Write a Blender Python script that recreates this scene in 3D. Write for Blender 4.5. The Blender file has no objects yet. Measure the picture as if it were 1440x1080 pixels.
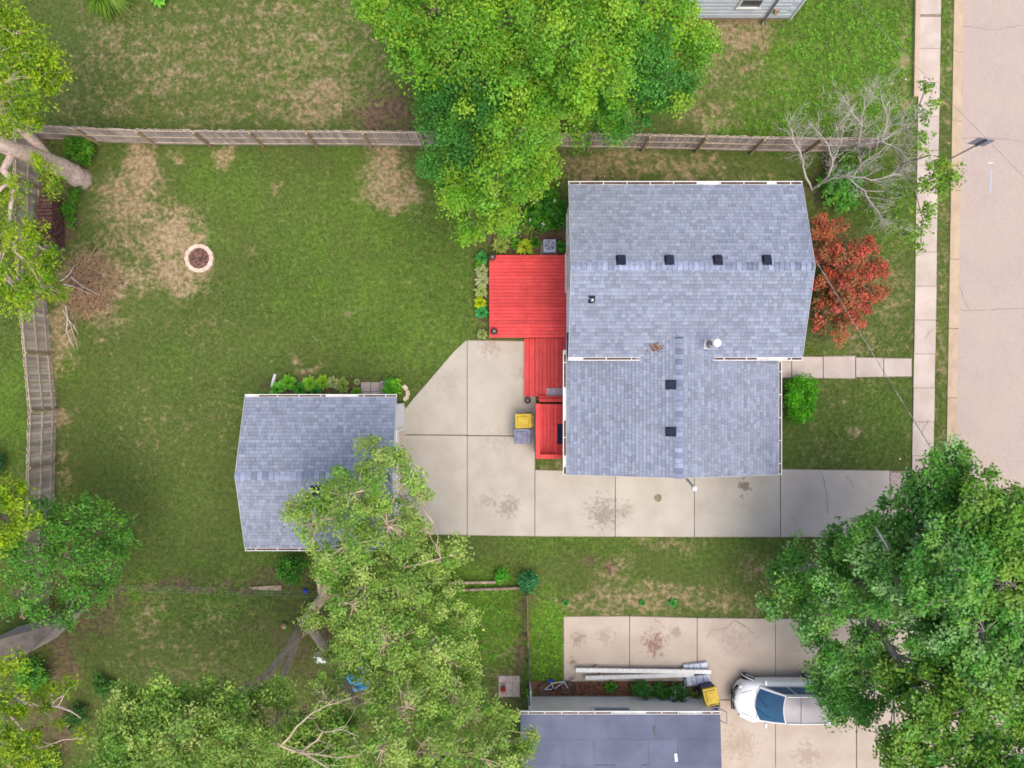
import bpy, math, random
import numpy as np
from mathutils import Vector, Matrix

random.seed(7)
rng = np.random.default_rng(7)
R = math.radians
scene = bpy.context.scene
col = scene.collection

# ------------------------------------------------------------------ camera, sky, sun, exposure
CAM_H = 30.0            # drone altitude in metres
FPX = 960.0             # focal length in photo pixels (24 mm on 36 mm, 1440 px wide)
cam_data = bpy.data.cameras.new('camera')
cam_data.lens = 24.0
cam_data.sensor_width = 36.0
cam_data.clip_start = 0.5
cam_data.clip_end = 2000.0
cam = bpy.data.objects.new('camera', cam_data)
cam.location = (0, 0, CAM_H)
cam.rotation_euler = (0, 0, 0)
col.objects.link(cam)
scene.camera = cam

SUN_EL, SUN_AZ = R(70), R(140)     # azimuth clockwise from north (+Y)
world = bpy.data.worlds.new('World')
scene.world = world
world.use_nodes = True
wn = world.node_tree
wn.nodes.clear()
sky = wn.nodes.new('ShaderNodeTexSky')
sky.sky_type = 'NISHITA'
sky.sun_disc = False
sky.sun_elevation = SUN_EL
sky.sun_rotation = SUN_AZ
sky.air_density = 1.0
sky.dust_density = 5.0
sky.ozone_density = 0.6
bg = wn.nodes.new('ShaderNodeBackground')
bg.inputs['Strength'].default_value = 0.15
wo = wn.nodes.new('ShaderNodeOutputWorld')
wn.links.new(sky.outputs[0], bg.inputs[0])
wn.links.new(bg.outputs[0], wo.inputs[0])

sun_data = bpy.data.lights.new('sun', 'SUN')
sun_data.energy = 1.05
sun_data.angle = R(60)
sun_data.color = (1.0, 0.95, 0.86)
sun = bpy.data.objects.new('sun', sun_data)
sd = Vector((math.sin(SUN_AZ) * math.cos(SUN_EL), math.cos(SUN_AZ) * math.cos(SUN_EL), math.sin(SUN_EL)))
sun.rotation_euler = (-sd).to_track_quat('-Z', 'Y').to_euler()
sun.location = (0, 0, 60)
col.objects.link(sun)

scene.view_settings.view_transform = 'Standard'
scene.view_settings.look = 'None'
scene.view_settings.gamma = 1.0
scene.view_settings.exposure = 0.62
scene.view_settings.use_curve_mapping = False
scene.cycles.filter_width = 1.65
scene.cycles.max_bounces = 6
scene.cycles.diffuse_bounces = 3
scene.cycles.glossy_bounces = 2
scene.cycles.transmission_bounces = 4
scene.cycles.transparent_max_bounces = 6


def P(px, py, z=0.0):
    """real-world point at height z that the drone sees at photo pixel (px, py)"""
    s = (CAM_H - z) / FPX
    return Vector(((px - 720) * s, (540 - py) * s, z))


# ------------------------------------------------------------------ value noise for layout
def _hash(ix, iy, seed):
    h = (ix.astype(np.int64) * 374761393 + iy.astype(np.int64) * 668265263 + seed * 1274126177) & 0xFFFFFFFF
    h = ((h ^ (h >> 13)) * 1274126177) & 0xFFFFFFFF
    h = h ^ (h >> 16)
    return (h & 0xFFFF) / 65535.0


def vnoise(x, y, seed=0):
    ix, iy = np.floor(x), np.floor(y)
    fx, fy = x - ix, y - iy
    fx = fx * fx * (3 - 2 * fx)
    fy = fy * fy * (3 - 2 * fy)
    a = _hash(ix, iy, seed); b = _hash(ix + 1, iy, seed)
    c = _hash(ix, iy + 1, seed); d = _hash(ix + 1, iy + 1, seed)
    return (a * (1 - fx) + b * fx) * (1 - fy) + (c * (1 - fx) + d * fx) * fy


def fbm(x, y, s, seed=0, o=4):
    v = 0; a = 0.5; t = 0
    for i in range(o):
        v = v + a * vnoise(x * s * 2 ** i + 17.3 * i, y * s * 2 ** i - 9.1 * i, seed + i)
        t += a
        a *= 0.5
    return v / t


# ------------------------------------------------------------------ materials
def _ng(name):
    m = bpy.data.materials.new(name)
    m.use_nodes = True
    nt = m.node_tree
    nt.nodes.clear()
    out = nt.nodes.new('ShaderNodeOutputMaterial')
    return m, nt, out


def N(nt, t, **kw):
    n = nt.nodes.new(t)
    for k, v in kw.items():
        setattr(n, k, v)
    return n


def mth(nt, op, a, b=None, clamp=False):
    n = nt.nodes.new('ShaderNodeMath')
    n.operation = op
    n.use_clamp = clamp
    for i, v in enumerate((a, b)):
        if v is None:
            continue
        if isinstance(v, (int, float)):
            n.inputs[i].default_value = v
        else:
            nt.links.new(v, n.inputs[i])
    return n.outputs[0]


def mixc(nt, f, a, b, blend='MIX'):
    n = nt.nodes.new('ShaderNodeMix')
    n.data_type = 'RGBA'
    n.blend_type = blend
    for idx, v in ((0, f), (6, a), (7, b)):
        if isinstance(v, (int, float)):
            n.inputs[idx].default_value = v
        elif isinstance(v, tuple):
            n.inputs[idx].default_value = (*v[:3], 1)
        else:
            nt.links.new(v, n.inputs[idx])
    return n.outputs[2]


def sstep(nt, v, lo, hi):
    n = nt.nodes.new('ShaderNodeMapRange')
    n.interpolation_type = 'SMOOTHSTEP'
    nt.links.new(v, n.inputs[0])
    n.inputs[1].default_value = lo
    n.inputs[2].default_value = hi
    return n.outputs[0]


def noise(nt, vec, scale, detail=4, rough=0.55, dist=0.0):
    n = nt.nodes.new('ShaderNodeTexNoise')
    n.inputs['Scale'].default_value = scale
    n.inputs['Detail'].default_value = detail
    n.inputs['Roughness'].default_value = rough
    n.inputs['Distortion'].default_value = dist
    nt.links.new(vec, n.inputs['Vector'])
    return n.outputs['Fac']


def worldpos(nt):
    return nt.nodes.new('ShaderNodeNewGeometry').outputs['Position']


def mat(name, c1, c2=None, scale=3.0, fine=60.0, fine_amt=0.25, rough=0.8, bump=0.3, objrand=0.0,
        tint=False, metal=0.0, spec=0.3, stains=(), coat=0.0, stretch=None, big=0.0):
    """two-tone noisy surface; tint reads a per-face float, objrand varies by object"""
    m, nt, out = _ng(name)
    c2 = c2 or tuple(x * 0.75 for x in c1)
    pos = worldpos(nt)
    if stretch:
        mp = N(nt, 'ShaderNodeMapping')
        mp.inputs['Scale'].default_value = stretch
        nt.links.new(pos, mp.inputs['Vector'])
        tex = mp.outputs[0]
    else:
        tex = pos
    a = noise(nt, tex, scale, 5)
    c = mixc(nt, sstep(nt, a, 0.3, 0.7), c1, c2)
    f = noise(nt, tex, fine, 3)
    f2 = mth(nt, 'ADD', mth(nt, 'MULTIPLY', mth(nt, 'SUBTRACT', f, 0.5), fine_amt * 2), 1.0)
    if big:
        b = noise(nt, pos, 0.35, 3)
        f2 = mth(nt, 'MULTIPLY', f2, mth(nt, 'ADD', mth(nt, 'MULTIPLY', mth(nt, 'SUBTRACT', b, 0.5), big * 2), 1.0))
    if objrand:
        oi = N(nt, 'ShaderNodeObjectInfo')
        r = mth(nt, 'ADD', mth(nt, 'MULTIPLY', mth(nt, 'SUBTRACT', oi.outputs['Random'], 0.5), objrand * 2), 1.0)
        f2 = mth(nt, 'MULTIPLY', f2, r)
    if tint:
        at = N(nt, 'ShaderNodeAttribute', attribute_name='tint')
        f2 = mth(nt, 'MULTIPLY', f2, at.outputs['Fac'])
    cc = nt.nodes.new('ShaderNodeCombineXYZ')
    for i in range(3):
        nt.links.new(f2, cc.inputs[i])
    c = mixc(nt, 1.0, c, cc.outputs[0], 'MULTIPLY')
    for (sx, sy, sr, scol, amt) in stains:
        d = N(nt, 'ShaderNodeVectorMath', operation='DISTANCE')
        nt.links.new(pos, d.inputs[0])
        d.inputs[1].default_value = (sx, sy, 0.04)
        nn = noise(nt, pos, 6.0, 5, .7, .4)
        v = mth(nt, 'ADD', mth(nt, 'DIVIDE', d.outputs['Value'], sr), mth(nt, 'MULTIPLY', mth(nt, 'SUBTRACT', nn, 0.5), 5.0))
        k = mth(nt, 'MULTIPLY', mth(nt, 'SUBTRACT', 1.0, sstep(nt, v, 0.2, 1.15)), amt)
        c = mixc(nt, k, c, scol)
    b = N(nt, 'ShaderNodeBsdfPrincipled')
    nt.links.new(c, b.inputs['Base Color'])
    b.inputs['Roughness'].default_value = rough
    b.inputs['Metallic'].default_value = metal
    b.inputs['Specular IOR Level'].default_value = spec
    if coat:
        b.inputs['Coat Weight'].default_value = coat
        b.inputs['Coat Roughness'].default_value = 0.05
    if bump:
        bp = N(nt, 'ShaderNodeBump')
        bp.inputs['Strength'].default_value = bump
        bp.inputs['Distance'].default_value = 0.01
        nt.links.new(f, bp.inputs['Height'])
        nt.links.new(bp.outputs[0], b.inputs['Normal'])
    nt.links.new(b.outputs[0], out.inputs[0])
    return m


def leafmat(name, transl=0.35):
    m, nt, out = _ng(name)
    at = N(nt, 'ShaderNodeAttribute', attribute_name='col')
    b = N(nt, 'ShaderNodeBsdfPrincipled')
    b.inputs['Roughness'].default_value = 0.5
    b.inputs['Specular IOR Level'].default_value = 0.35
    nt.links.new(at.outputs['Color'], b.inputs['Base Color'])
    t = N(nt, 'ShaderNodeBsdfTranslucent')
    tc = mixc(nt, 1.0, at.outputs['Color'], (1.25, 1.15, 0.5), 'MULTIPLY')
    nt.links.new(tc, t.inputs['Color'])
    mx = N(nt, 'ShaderNodeMixShader')
    mx.inputs[0].default_value = transl
    nt.links.new(b.outputs[0], mx.inputs[1])
    nt.links.new(t.outputs[0], mx.inputs[2])
    nt.links.new(mx.outputs[0], out.inputs[0])
    return m


def s2l(r, g, b, k=0.78):
    """photo colour (0-255) to base colour"""
    f = lambda v: ((v / 255 + 0.055) / 1.055) ** 2.4 if v > 10 else v / 255 / 12.92
    return (f(r) * k, f(g) * k, f(b) * k)


M = {}
M['leaf'] = leafmat('leaf', 0.35)
M['petal'] = leafmat('petal', 0.25)
M['blade'] = leafmat('blade', 0.25)
M['bark'] = mat('bark', (.23, .19, .16), (.13, .105, .085), 6, 40, .5, .95, .8, objrand=.1)
M['bark_pale'] = mat('bark_pale', (.7, .54, .48), (.46, .35, .3), 7, 36, .5, .95, .8)
M['bark_dead'] = mat('bark_dead', (.6, .53, .5), (.46, .4, .38), 8, 50, .3, .95, .5)
M['bark_grey'] = mat('bark_grey', (.36, .32, .31), (.24, .21, .2), 6, 40, .4, .95, .7)
M['bark_gold'] = mat('bark_gold', (.56, .45, .33), (.4, .31, .23), 6, 40, .4, .95, .7)
M['twig_brown'] = mat('twig_brown', (.46, .3, .18), (.3, .19, .12), 8, 50, .3, .95, .3)
M['shingle'] = mat('shingle', s2l(149, 161, 183), s2l(154, 158, 174), 9, 90, .25, .95, .5, tint=True, big=.13)
M['shingle_cap'] = mat('shingle_cap', s2l(150, 162, 188), s2l(136, 142, 164), 5.5, 90, .3, .95, .5, objrand=.34, tint=True)
M['roof_deck'] = mat('roof_deck', s2l(95, 97, 112), None, 3, 60, .2, .95, .2)
M['white'] = mat('white_paint', (.76, .76, .75), (.66, .66, .65), 2, 40, .06, .5, .05)
M['trim'] = mat('rake_trim_paint', (.5, .5, .52), (.42, .42, .45), 3, 40, .1, .6, .05)
M['siding'] = mat('white_siding', (.72, .73, .75), (.66, .67, .7), 2, 60, .06, .6, .05)
M['siding_blue'] = mat('pale_blue_siding', s2l(236, 241, 250), s2l(226, 232, 244), 2, 40, .08, .6, .1, objrand=.04)
M['stucco'] = mat('cream_stucco', s2l(250, 245, 238), s2l(240, 232, 224), 2, 40, .12, .85, .2)
M['glass'] = mat('window_glass', (.05, .06, .08), (.07, .08, .1), 2, 10, .05, .06, 0, spec=.6)
M['foundation'] = mat('foundation', s2l(190, 165, 138), s2l(165, 140, 115), 4, 50, .2, .9, .3)
M['debris'] = mat('gutter_debris', (.13, .075, .05), (.06, .04, .035), 9, 50, .5, .95, .8)
M['vent'] = mat('dark_vent_metal', (.018, .022, .045), (.028, .032, .055), 4, 40, .2, .75, .1, objrand=.15, spec=.15)
M['vent_pale'] = mat('grey_vent_metal', (.2, .22, .3), (.12, .13, .18), 4, 40, .2, .45, .1)
M['deck'] = mat('red_deck', (.68, .068, .066), (.57, .047, .048), 2.6, 40, .2, .65, .3, objrand=.15, big=.12)
M['mat_rubber'] = mat('doormat', (.014, .02, .045), (.02, .028, .055), 8, 80, .3, .9, .5)
M['pallet'] = mat('grey_board', s2l(190, 175, 185), s2l(160, 148, 160), 8, 40, .2, .8, .2)
M['fence'] = mat('weathered_fence', s2l(224, 206, 194), s2l(192, 174, 166), 3, 40, .3, .95, .4, objrand=.28, stretch=(1, 1, .25))
M['fence_red'] = mat('weathered_fence_warm', s2l(212, 196, 188), s2l(178, 162, 156), 3, 40, .3, .95, .4, objrand=.25, stretch=(1, 1, .25))
M['rail'] = mat('fence_rail', s2l(206, 188, 168), s2l(170, 154, 138), 4, 40, .3, .95, .4, objrand=.15)
M['post'] = mat('fence_post', s2l(196, 174, 138), s2l(164, 142, 112), 4, 40, .3, .95, .4, objrand=.15)
M['timber'] = mat('old_timber', s2l(188, 168, 146), s2l(140, 122, 106), 5, 40, .3, .95, .5, objrand=.15)
M['metal'] = mat('galvanised', (.32, .33, .36), (.22, .23, .26), 6, 50, .15, .45, .1, metal=.6)
M['iron'] = mat('dark_iron', (.03, .027, .027), (.05, .045, .045), 10, 60, .3, .35, .1, metal=.3)
M['wire'] = mat('cable', (.3, .3, .32), (.16, .16, .18), 2, 20, .3, .6, 0)
M['mulch'] = mat('bark_mulch', (.28, .13, .07), (.14, .075, .05), 9, 45, .7, .95, 1.0)


# ------------------------------------------------------------------ mesh building
ORG = {}


class MB:
    """collects polygons (world coordinates) and links them as one mesh object"""
    def __init__(s):
        s.v, s.f, s.t = [], [], []

    def poly(s, pts, tint=1.0):
        b = len(s.v)
        s.v += [tuple(p) for p in pts]
        s.f.append(tuple(range(b, b + len(pts))))
        s.t.append(tint)

    def box(s, c, d, rz=0.0, rot=None, taper=1.0, tint=1.0):
        hx, hy, hz = d[0] / 2, d[1] / 2, d[2] / 2
        m = rot if rot is not None else Matrix.Rotation(rz, 3, 'Z')
        c = Vector(c)
        b = len(s.v)
        for sz in (-1, 1):
            k = taper if sz > 0 else 1.0
            for sx, sy in ((-1, -1), (1, -1), (1, 1), (-1, 1)):
                s.v.append(tuple(c + m @ Vector((sx * hx * k, sy * hy * k, sz * hz))))
        for q in ((3, 2, 1, 0), (4, 5, 6, 7), (0, 1, 5, 4), (1, 2, 6, 5), (2, 3, 7, 6), (3, 0, 4, 7)):
            s.f.append(tuple(b + i for i in q))
            s.t.append(tint)

    def bbox(s, x0, x1, y0, y1, z0, z1, tint=1.0):
        s.box(((x0 + x1) / 2, (y0 + y1) / 2, (z0 + z1) / 2), (x1 - x0, y1 - y0, z1 - z0), tint=tint)

    def bar(s, a, b, w, h):
        """a beam of w x h from a to b"""
        a, b = Vector(a), Vector(b)
        d = b - a
        q = d.to_track_quat('X', 'Z').to_matrix()
        s.box((a + b) / 2, (d.length, w, h), rot=q)

    def prism(s, pts2, z0, z1, tint=1.0):
        n = len(pts2)
        ar = sum(pts2[i][0] * pts2[(i + 1) % n][1] - pts2[(i + 1) % n][0] * pts2[i][1] for i in range(n))
        if ar < 0:
            pts2 = pts2[::-1]
        b = len(s.v)
        s.v += [(p[0], p[1], z0) for p in pts2] + [(p[0], p[1], z1) for p in pts2]
        s.f.append(tuple(b + i for i in reversed(range(n))))
        s.f.append(tuple(b + n + i for i in range(n)))
        s.t += [tint, tint]
        for i in range(n):
            j = (i + 1) % n
            s.f.append((b + i, b + j, b + n + j, b + n + i))
            s.t.append(tint)

    def tube(s, pts, rad, sides=8, caps=True):
        pts = [Vector(p) for p in pts]
        n = len(pts)
        if not hasattr(rad, '__len__'):
            rad = [rad] * n
        b = len(s.v)
        prev = None
        for i, p in enumerate(pts):
            t = (pts[min(i + 1, n - 1)] - pts[max(i - 1, 0)])
            t = t.normalized() if t.length > 1e-9 else Vector((0, 0, 1))
            if prev is None:
                u = t.orthogonal().normalized()
            else:
                u = prev - t * prev.dot(t)
                u = u.normalized() if u.length > 1e-6 else t.orthogonal().normalized()
            prev = u
            w = t.cross(u)
            for k in range(sides):
                a = 2 * math.pi * k / sides
                s.v.append(tuple(p + (u * math.cos(a) + w * math.sin(a)) * rad[i]))
        for i in range(n - 1):
            for k in range(sides):
                k2 = (k + 1) % sides
                s.f.append((b + i * sides + k, b + i * sides + k2, b + (i + 1) * sides + k2, b + (i + 1) * sides + k))
                s.t.append(1.0)
        if caps:
            s.f.append(tuple(b + k for k in reversed(range(sides))))
            s.f.append(tuple(b + (n - 1) * sides + k for k in range(sides)))
            s.t += [1.0, 1.0]

    def lathe(s, prof, c=(0, 0, 0), sides=20):
        """prof: (radius, z) pairs from the bottom up"""
        c = Vector(c)
        b = len(s.v)
        for r, z in prof:
            for k in range(sides):
                a = 2 * math.pi * k / sides
                s.v.append(tuple(c + Vector((r * math.cos(a), r * math.sin(a), z))))
        for i in range(len(prof) - 1):
            for k in range(sides):
                k2 = (k + 1) % sides
                s.f.append((b + i * sides + k, b + i * sides + k2, b + (i + 1) * sides + k2, b + (i + 1) * sides + k))
                s.t.append(1.0)
        s.f.append(tuple(b + k for k in reversed(range(sides))))
        s.f.append(tuple(b + (len(prof) - 1) * sides + k for k in range(sides)))
        s.t += [1.0, 1.0]

    def mesh(s, name, m, org=(0, 0, 0), smooth=False, bevel=0):
        me = bpy.data.meshes.new(name)
        o = Vector(org)
        me.from_pydata([(v[0] - o.x, v[1] - o.y, v[2] - o.z) for v in s.v], [], s.f)
        if any(t != 1.0 for t in s.t) or m.name in ('shingle',):
            a = me.attributes.new('tint', 'FLOAT', 'FACE')
            a.data.foreach_set('value', s.t)
        if smooth:
            me.polygons.foreach_set('use_smooth', [True] * len(me.polygons))
        me.materials.append(m)
        return me

    def build(s, name, m, parent=None, smooth=False, bevel=0.0, org=None):
        og = ORG.get(parent.name, (0, 0, 0)) if parent is not None else (org or (0, 0, 0))
        me = s.mesh(name, m, og, smooth)
        o = bpy.data.objects.new(name, me)
        col.objects.link(o)
        if parent is not None:
            o.parent = parent
        else:
            o.location = og
        ORG[o.name] = tuple(og)
        if bevel:
            b = o.modifiers.new('bevel', 'BEVEL')
            b.width = bevel
            b.segments = 2
            b.limit_method = 'ANGLE'
        return o


def tag(o, label, cat, group=None, kind=None):
    o['label'] = label
    o['category'] = cat
    if group:
        o['group'] = group
    if kind:
        o['kind'] = kind
    return o


def thing(name, label, cat, loc, group=None, rz=0.0, local=False):
    o = bpy.data.objects.new(name, None)
    o.empty_display_size = 0.2
    o.location = loc
    o.rotation_euler = (0, 0, rz)
    col.objects.link(o)
    ORG[o.name] = (0, 0, 0) if local else tuple(loc)
    return tag(o, label, cat, group)


def piece(name, me, parent, loc, rot=(0, 0, 0), scale=(1, 1, 1)):
    """one small part that shares mesh data with its look-alikes"""
    o = bpy.data.objects.new(name, me)
    col.objects.link(o)
    o.parent = parent
    og = ORG[parent.name]
    o.location = (loc[0] - og[0], loc[1] - og[1], loc[2] - og[2])
    o.rotation_euler = rot
    o.scale = scale
    ORG[o.name] = og
    return o


def struct(name, mb, m, **kw):
    o = mb.build(name, m, **kw)
    o['kind'] = 'structure'
    return o


def boxmesh(name, d, m, c=(0, 0, 0)):
    b = MB()
    b.box(c, d)
    return b.mesh(name, m)


def np_mesh(name, verts, faces, m, colors=None, parent=None, org=None, smooth=False):
    og = np.array(ORG.get(parent.name, (0, 0, 0)) if parent is not None else (org or (0, 0, 0)))
    me = bpy.data.meshes.new(name)
    verts = (np.asarray(verts) - og).astype(np.float32)
    faces = np.asarray(faces, dtype=np.int32)
    nf, k = faces.shape
    me.vertices.add(len(verts))
    me.vertices.foreach_set('co', verts.ravel())
    me.loops.add(nf * k)
    me.loops.foreach_set('vertex_index', faces.ravel())
    me.polygons.add(nf)
    me.polygons.foreach_set('loop_start', np.arange(0, nf * k, k, dtype=np.int32))
    if smooth:
        me.polygons.foreach_set('use_smooth', np.ones(nf, dtype=bool))
    if colors is not None:
        a = me.attributes.new('col', 'FLOAT_COLOR', 'POINT')
        c4 = np.ones((len(verts), 4), dtype=np.float32)
        c4[:, :3] = colors
        a.data.foreach_set('color', c4.ravel())
    me.update(calc_edges=True)
    me.validate()
    me.materials.append(m)
    o = bpy.data.objects.new(name, me)
    col.objects.link(o)
    if parent is not None:
        o.parent = parent
    else:
        o.location = tuple(og)
    ORG[o.name] = tuple(og)
    return o


# ------------------------------------------------------------------ street geometry (slightly skewed to the frame)
SK = 0.0167


def sx(x0, y):
    return x0 + SK * y


SW_L, SW_R, KERB_L, KERB_M, KERB_R = 17.62, 18.55, 19.13, 19.32, 19.64
ROAD_R = 28.2

# fields of the lawn: (px, py, rx, ry, amount) in photo pixels
BARE = [(130, 95, 32, 28, .45), (215, 118, 26, 22, .6), (445, 140, 42, 34, .75), (300, 158, 110, 18, .42), (165, 152, 22, 16, .55),
        (400, 70, 150, 80, .5), (240, 80, 120, 70, .44), (395, 15, 90, 25, .5), (480, 110, 80, 60, .45), (120, 140, 50, 40, .4),
        (205, 235, 22, 36, .95), (185, 285, 45, 38, .85), (235, 335, 45, 40, .9), (170, 325, 36, 46, .6), (150, 295, 26, 36, .55),
        (245, 388, 42, 26, .9), (180, 385, 20, 14, .6), (205, 365, 28, 22, .55), (545, 250, 34, 40, .85), (562, 278, 30, 22, .85), (528, 232, 16, 16, .8),
        (315, 218, 14, 11, .8), (385, 263, 6, 9, .75), (255, 215, 10, 8, .6), (130, 402, 42, 46, .75), (150, 440, 25, 22, .6),
        (86, 470, 15, 60, .8), (90, 582, 14, 18, .8), (86, 660, 10, 30, .55), (145, 445, 30, 30, .5),
        (860, 228, 110, 20, .65), (960, 232, 70, 15, .65), (800, 240, 40, 20, .6), (1010, 250, 60, 12, .5),
        (1040, 52, 46, 30, .8), (1000, 168, 42, 22, .6), (1070, 100, 60, 50, .35), (1000, 110, 40, 40, .4), (1275, 100, 8, 70, .65), (1160, 95, 90, 60, .2),
        (1215, 480, 60, 26, .4), (1255, 410, 26, 60, .45), (1205, 606, 8, 8, .8), (1187, 566, 5, 5, .6),
        (1190, 540, 60, 40, .25), (1190, 620, 60, 30, .2),
        (860, 800, 28, 18, .55), (950, 838, 90, 22, .6), (1020, 850, 60, 15, .55), (830, 850, 60, 18, .5), (1080, 800, 40, 20, .5), (940, 765, 50, 10, .5),
        (500, 440, 8, 8, .3), (420, 505, 10, 8, .6), (415, 498, 8, 6, .5), (435, 520, 14, 7, .9), (565, 405, 6, 6, .5),
        (690, 470, 12, 10, .4), (775, 658, 26, 8, .35), (700, 920, 40, 50, .35), (290, 600, 120, 60, .12), (280, 460, 60, 40, .15),
        (230, 890, 90, 60, .3), (300, 870, 70, 60, .25)]
MULCH = [(545, 160, 48, 34, .75), (130, 405, 40, 45, .55), (80, 310, 26, 60, .8), (290, 824, 170, 8, .6), (200, 868, 14, 30, .45), (190, 860, 40, 18, .35),
         (160, 845, 24, 20, .6), (90, 935, 20, 50, .7), (70, 1020, 40, 50, .6), (735, 900, 8, 80, .6), (715, 985, 40, 30, .5),
         (830, 790, 14, 14, .6), (862, 798, 12, 12, .7), (735, 320, 62, 45, .8), (680, 412, 12, 66, .8), (765, 340, 40, 20, .9), (450, 545, 70, 16, .8),
         (1170, 270, 50, 50, .5), (1165, 390, 60, 90, .5), (500, 900, 130, 90, .55), (390, 810, 60, 16, .5), (840, 250, 60, 10, .4),
         (330, 1010, 200, 70, .5), (590, 480, 10, 6, .3), (950, 765, 24, 8, .5), (100, 850, 80, 60, .6), (570, 205, 30, 24, .4)]
LUSH = [(1180, 70, 110, 80, .9), (1130, 140, 90, 60, .8), (1050, 180, 60, 14, .9), (1230, 160, 50, 40, .7), (1250, 300, 40, 60, .5), (500, 320, 160, 120, .35),
        (560, 430, 130, 80, .45), (330, 260, 60, 50, .35), (740, 60, 300, 100, .4), (650, 870, 70, 70, .9), (770, 900, 26, 60, 1.0), (800, 770, 150, 20, .35),
        (250, 840, 70, 30, .5), (290, 850, 50, 30, .5), (450, 70, 30, 20, .3), (430, 460, 260, 200, .24), (330, 700, 160, 120, .16), (1190, 590, 90, 70, .3), (1190, 600, 90, 60, .2), (300, 790, 40, 16, .4), (20, 600, 40, 90, .5),
        (90, 525, 26, 26, .4), (380, 780, 60, 30, .3), (1000, 770, 90, 20, .3), (1325, 60, 8, 70, .5)]


def field(px, py, items, seed, warp=9):
    wx = px + (fbm(px, py, .035, seed) - .5) * warp * 4
    wy = py + (fbm(px, py, .035, seed + 11) - .5) * warp * 4
    v = np.zeros_like(px)
    for (cx, cy, rx, ry, a) in items:
        d2 = ((wx - cx) / (rx * 1.15)) ** 2 + ((wy - cy) / (ry * 1.15)) ** 2
        v = np.maximum(v, a * np.exp(-d2 ** 1.6 * .7))
    return v


def lawn_fields(x, y):
    px, py = 720 + x * 32.0, 540 - y * 32.0
    bare = field(px, py, BARE, 3)
    nz = fbm(px, py, .02, 21, 5)
    bare = bare + np.clip((nz - .58) * 1.0, 0, .22)
    # the strip between pavement and kerb is thin and dry
    verge = ((x - SK * y) > SW_R) & ((x - SK * y) < KERB_L)
    bare = np.where(verge, np.clip(bare + .3 + .5 * (fbm(px, py, .06, 44) - .5), 0, 1), bare)
    mulch = field(px, py, MULCH, 5)
    lush = np.clip(field(px, py, LUSH, 8, 14) + (fbm(px, py, .012, 31, 4) - .5) * .5, 0, 1)
    return np.clip(bare, 0, 1), np.clip(mulch, 0, 1), lush


# ------------------------------------------------------------------ ground sheet
def axis(lo, hi, step, far):
    inner = np.arange(lo, hi + 1e-6, step)
    k = np.array([1, 2.5, 5, 9, 15, 25, 45, 80, 140, 250, 420.0])
    k = k[k < far]
    return np.concatenate([lo - k[::-1], inner, hi + k])


gx = axis(-27, 31, .14, 500)
gy = axis(-21, 21, .14, 500)
GX, GY = np.meshgrid(gx, gy)
xf, yf = GX.ravel(), GY.ravel()
inner = (np.abs(yf) < 22) & (xf > -28) & (xf < 32)
bare, mulch, lush = lawn_fields(xf, yf)
onroad = (xf - SK * yf > KERB_M - .02) & (xf - SK * yf < ROAD_R + .3)
zf = (fbm(xf, yf, .5, 77) - .5) * .05 * inner
zf = np.where(onroad, -.3, np.minimum(zf, .02))
nxg, nyg = len(gx), len(gy)
ii, jj = np.meshgrid(np.arange(nxg - 1), np.arange(nyg - 1))
q0 = (jj * nxg + ii).ravel()
gfaces = np.stack([q0, q0 + 1, q0 + nxg + 1, q0 + nxg], 1)


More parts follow.
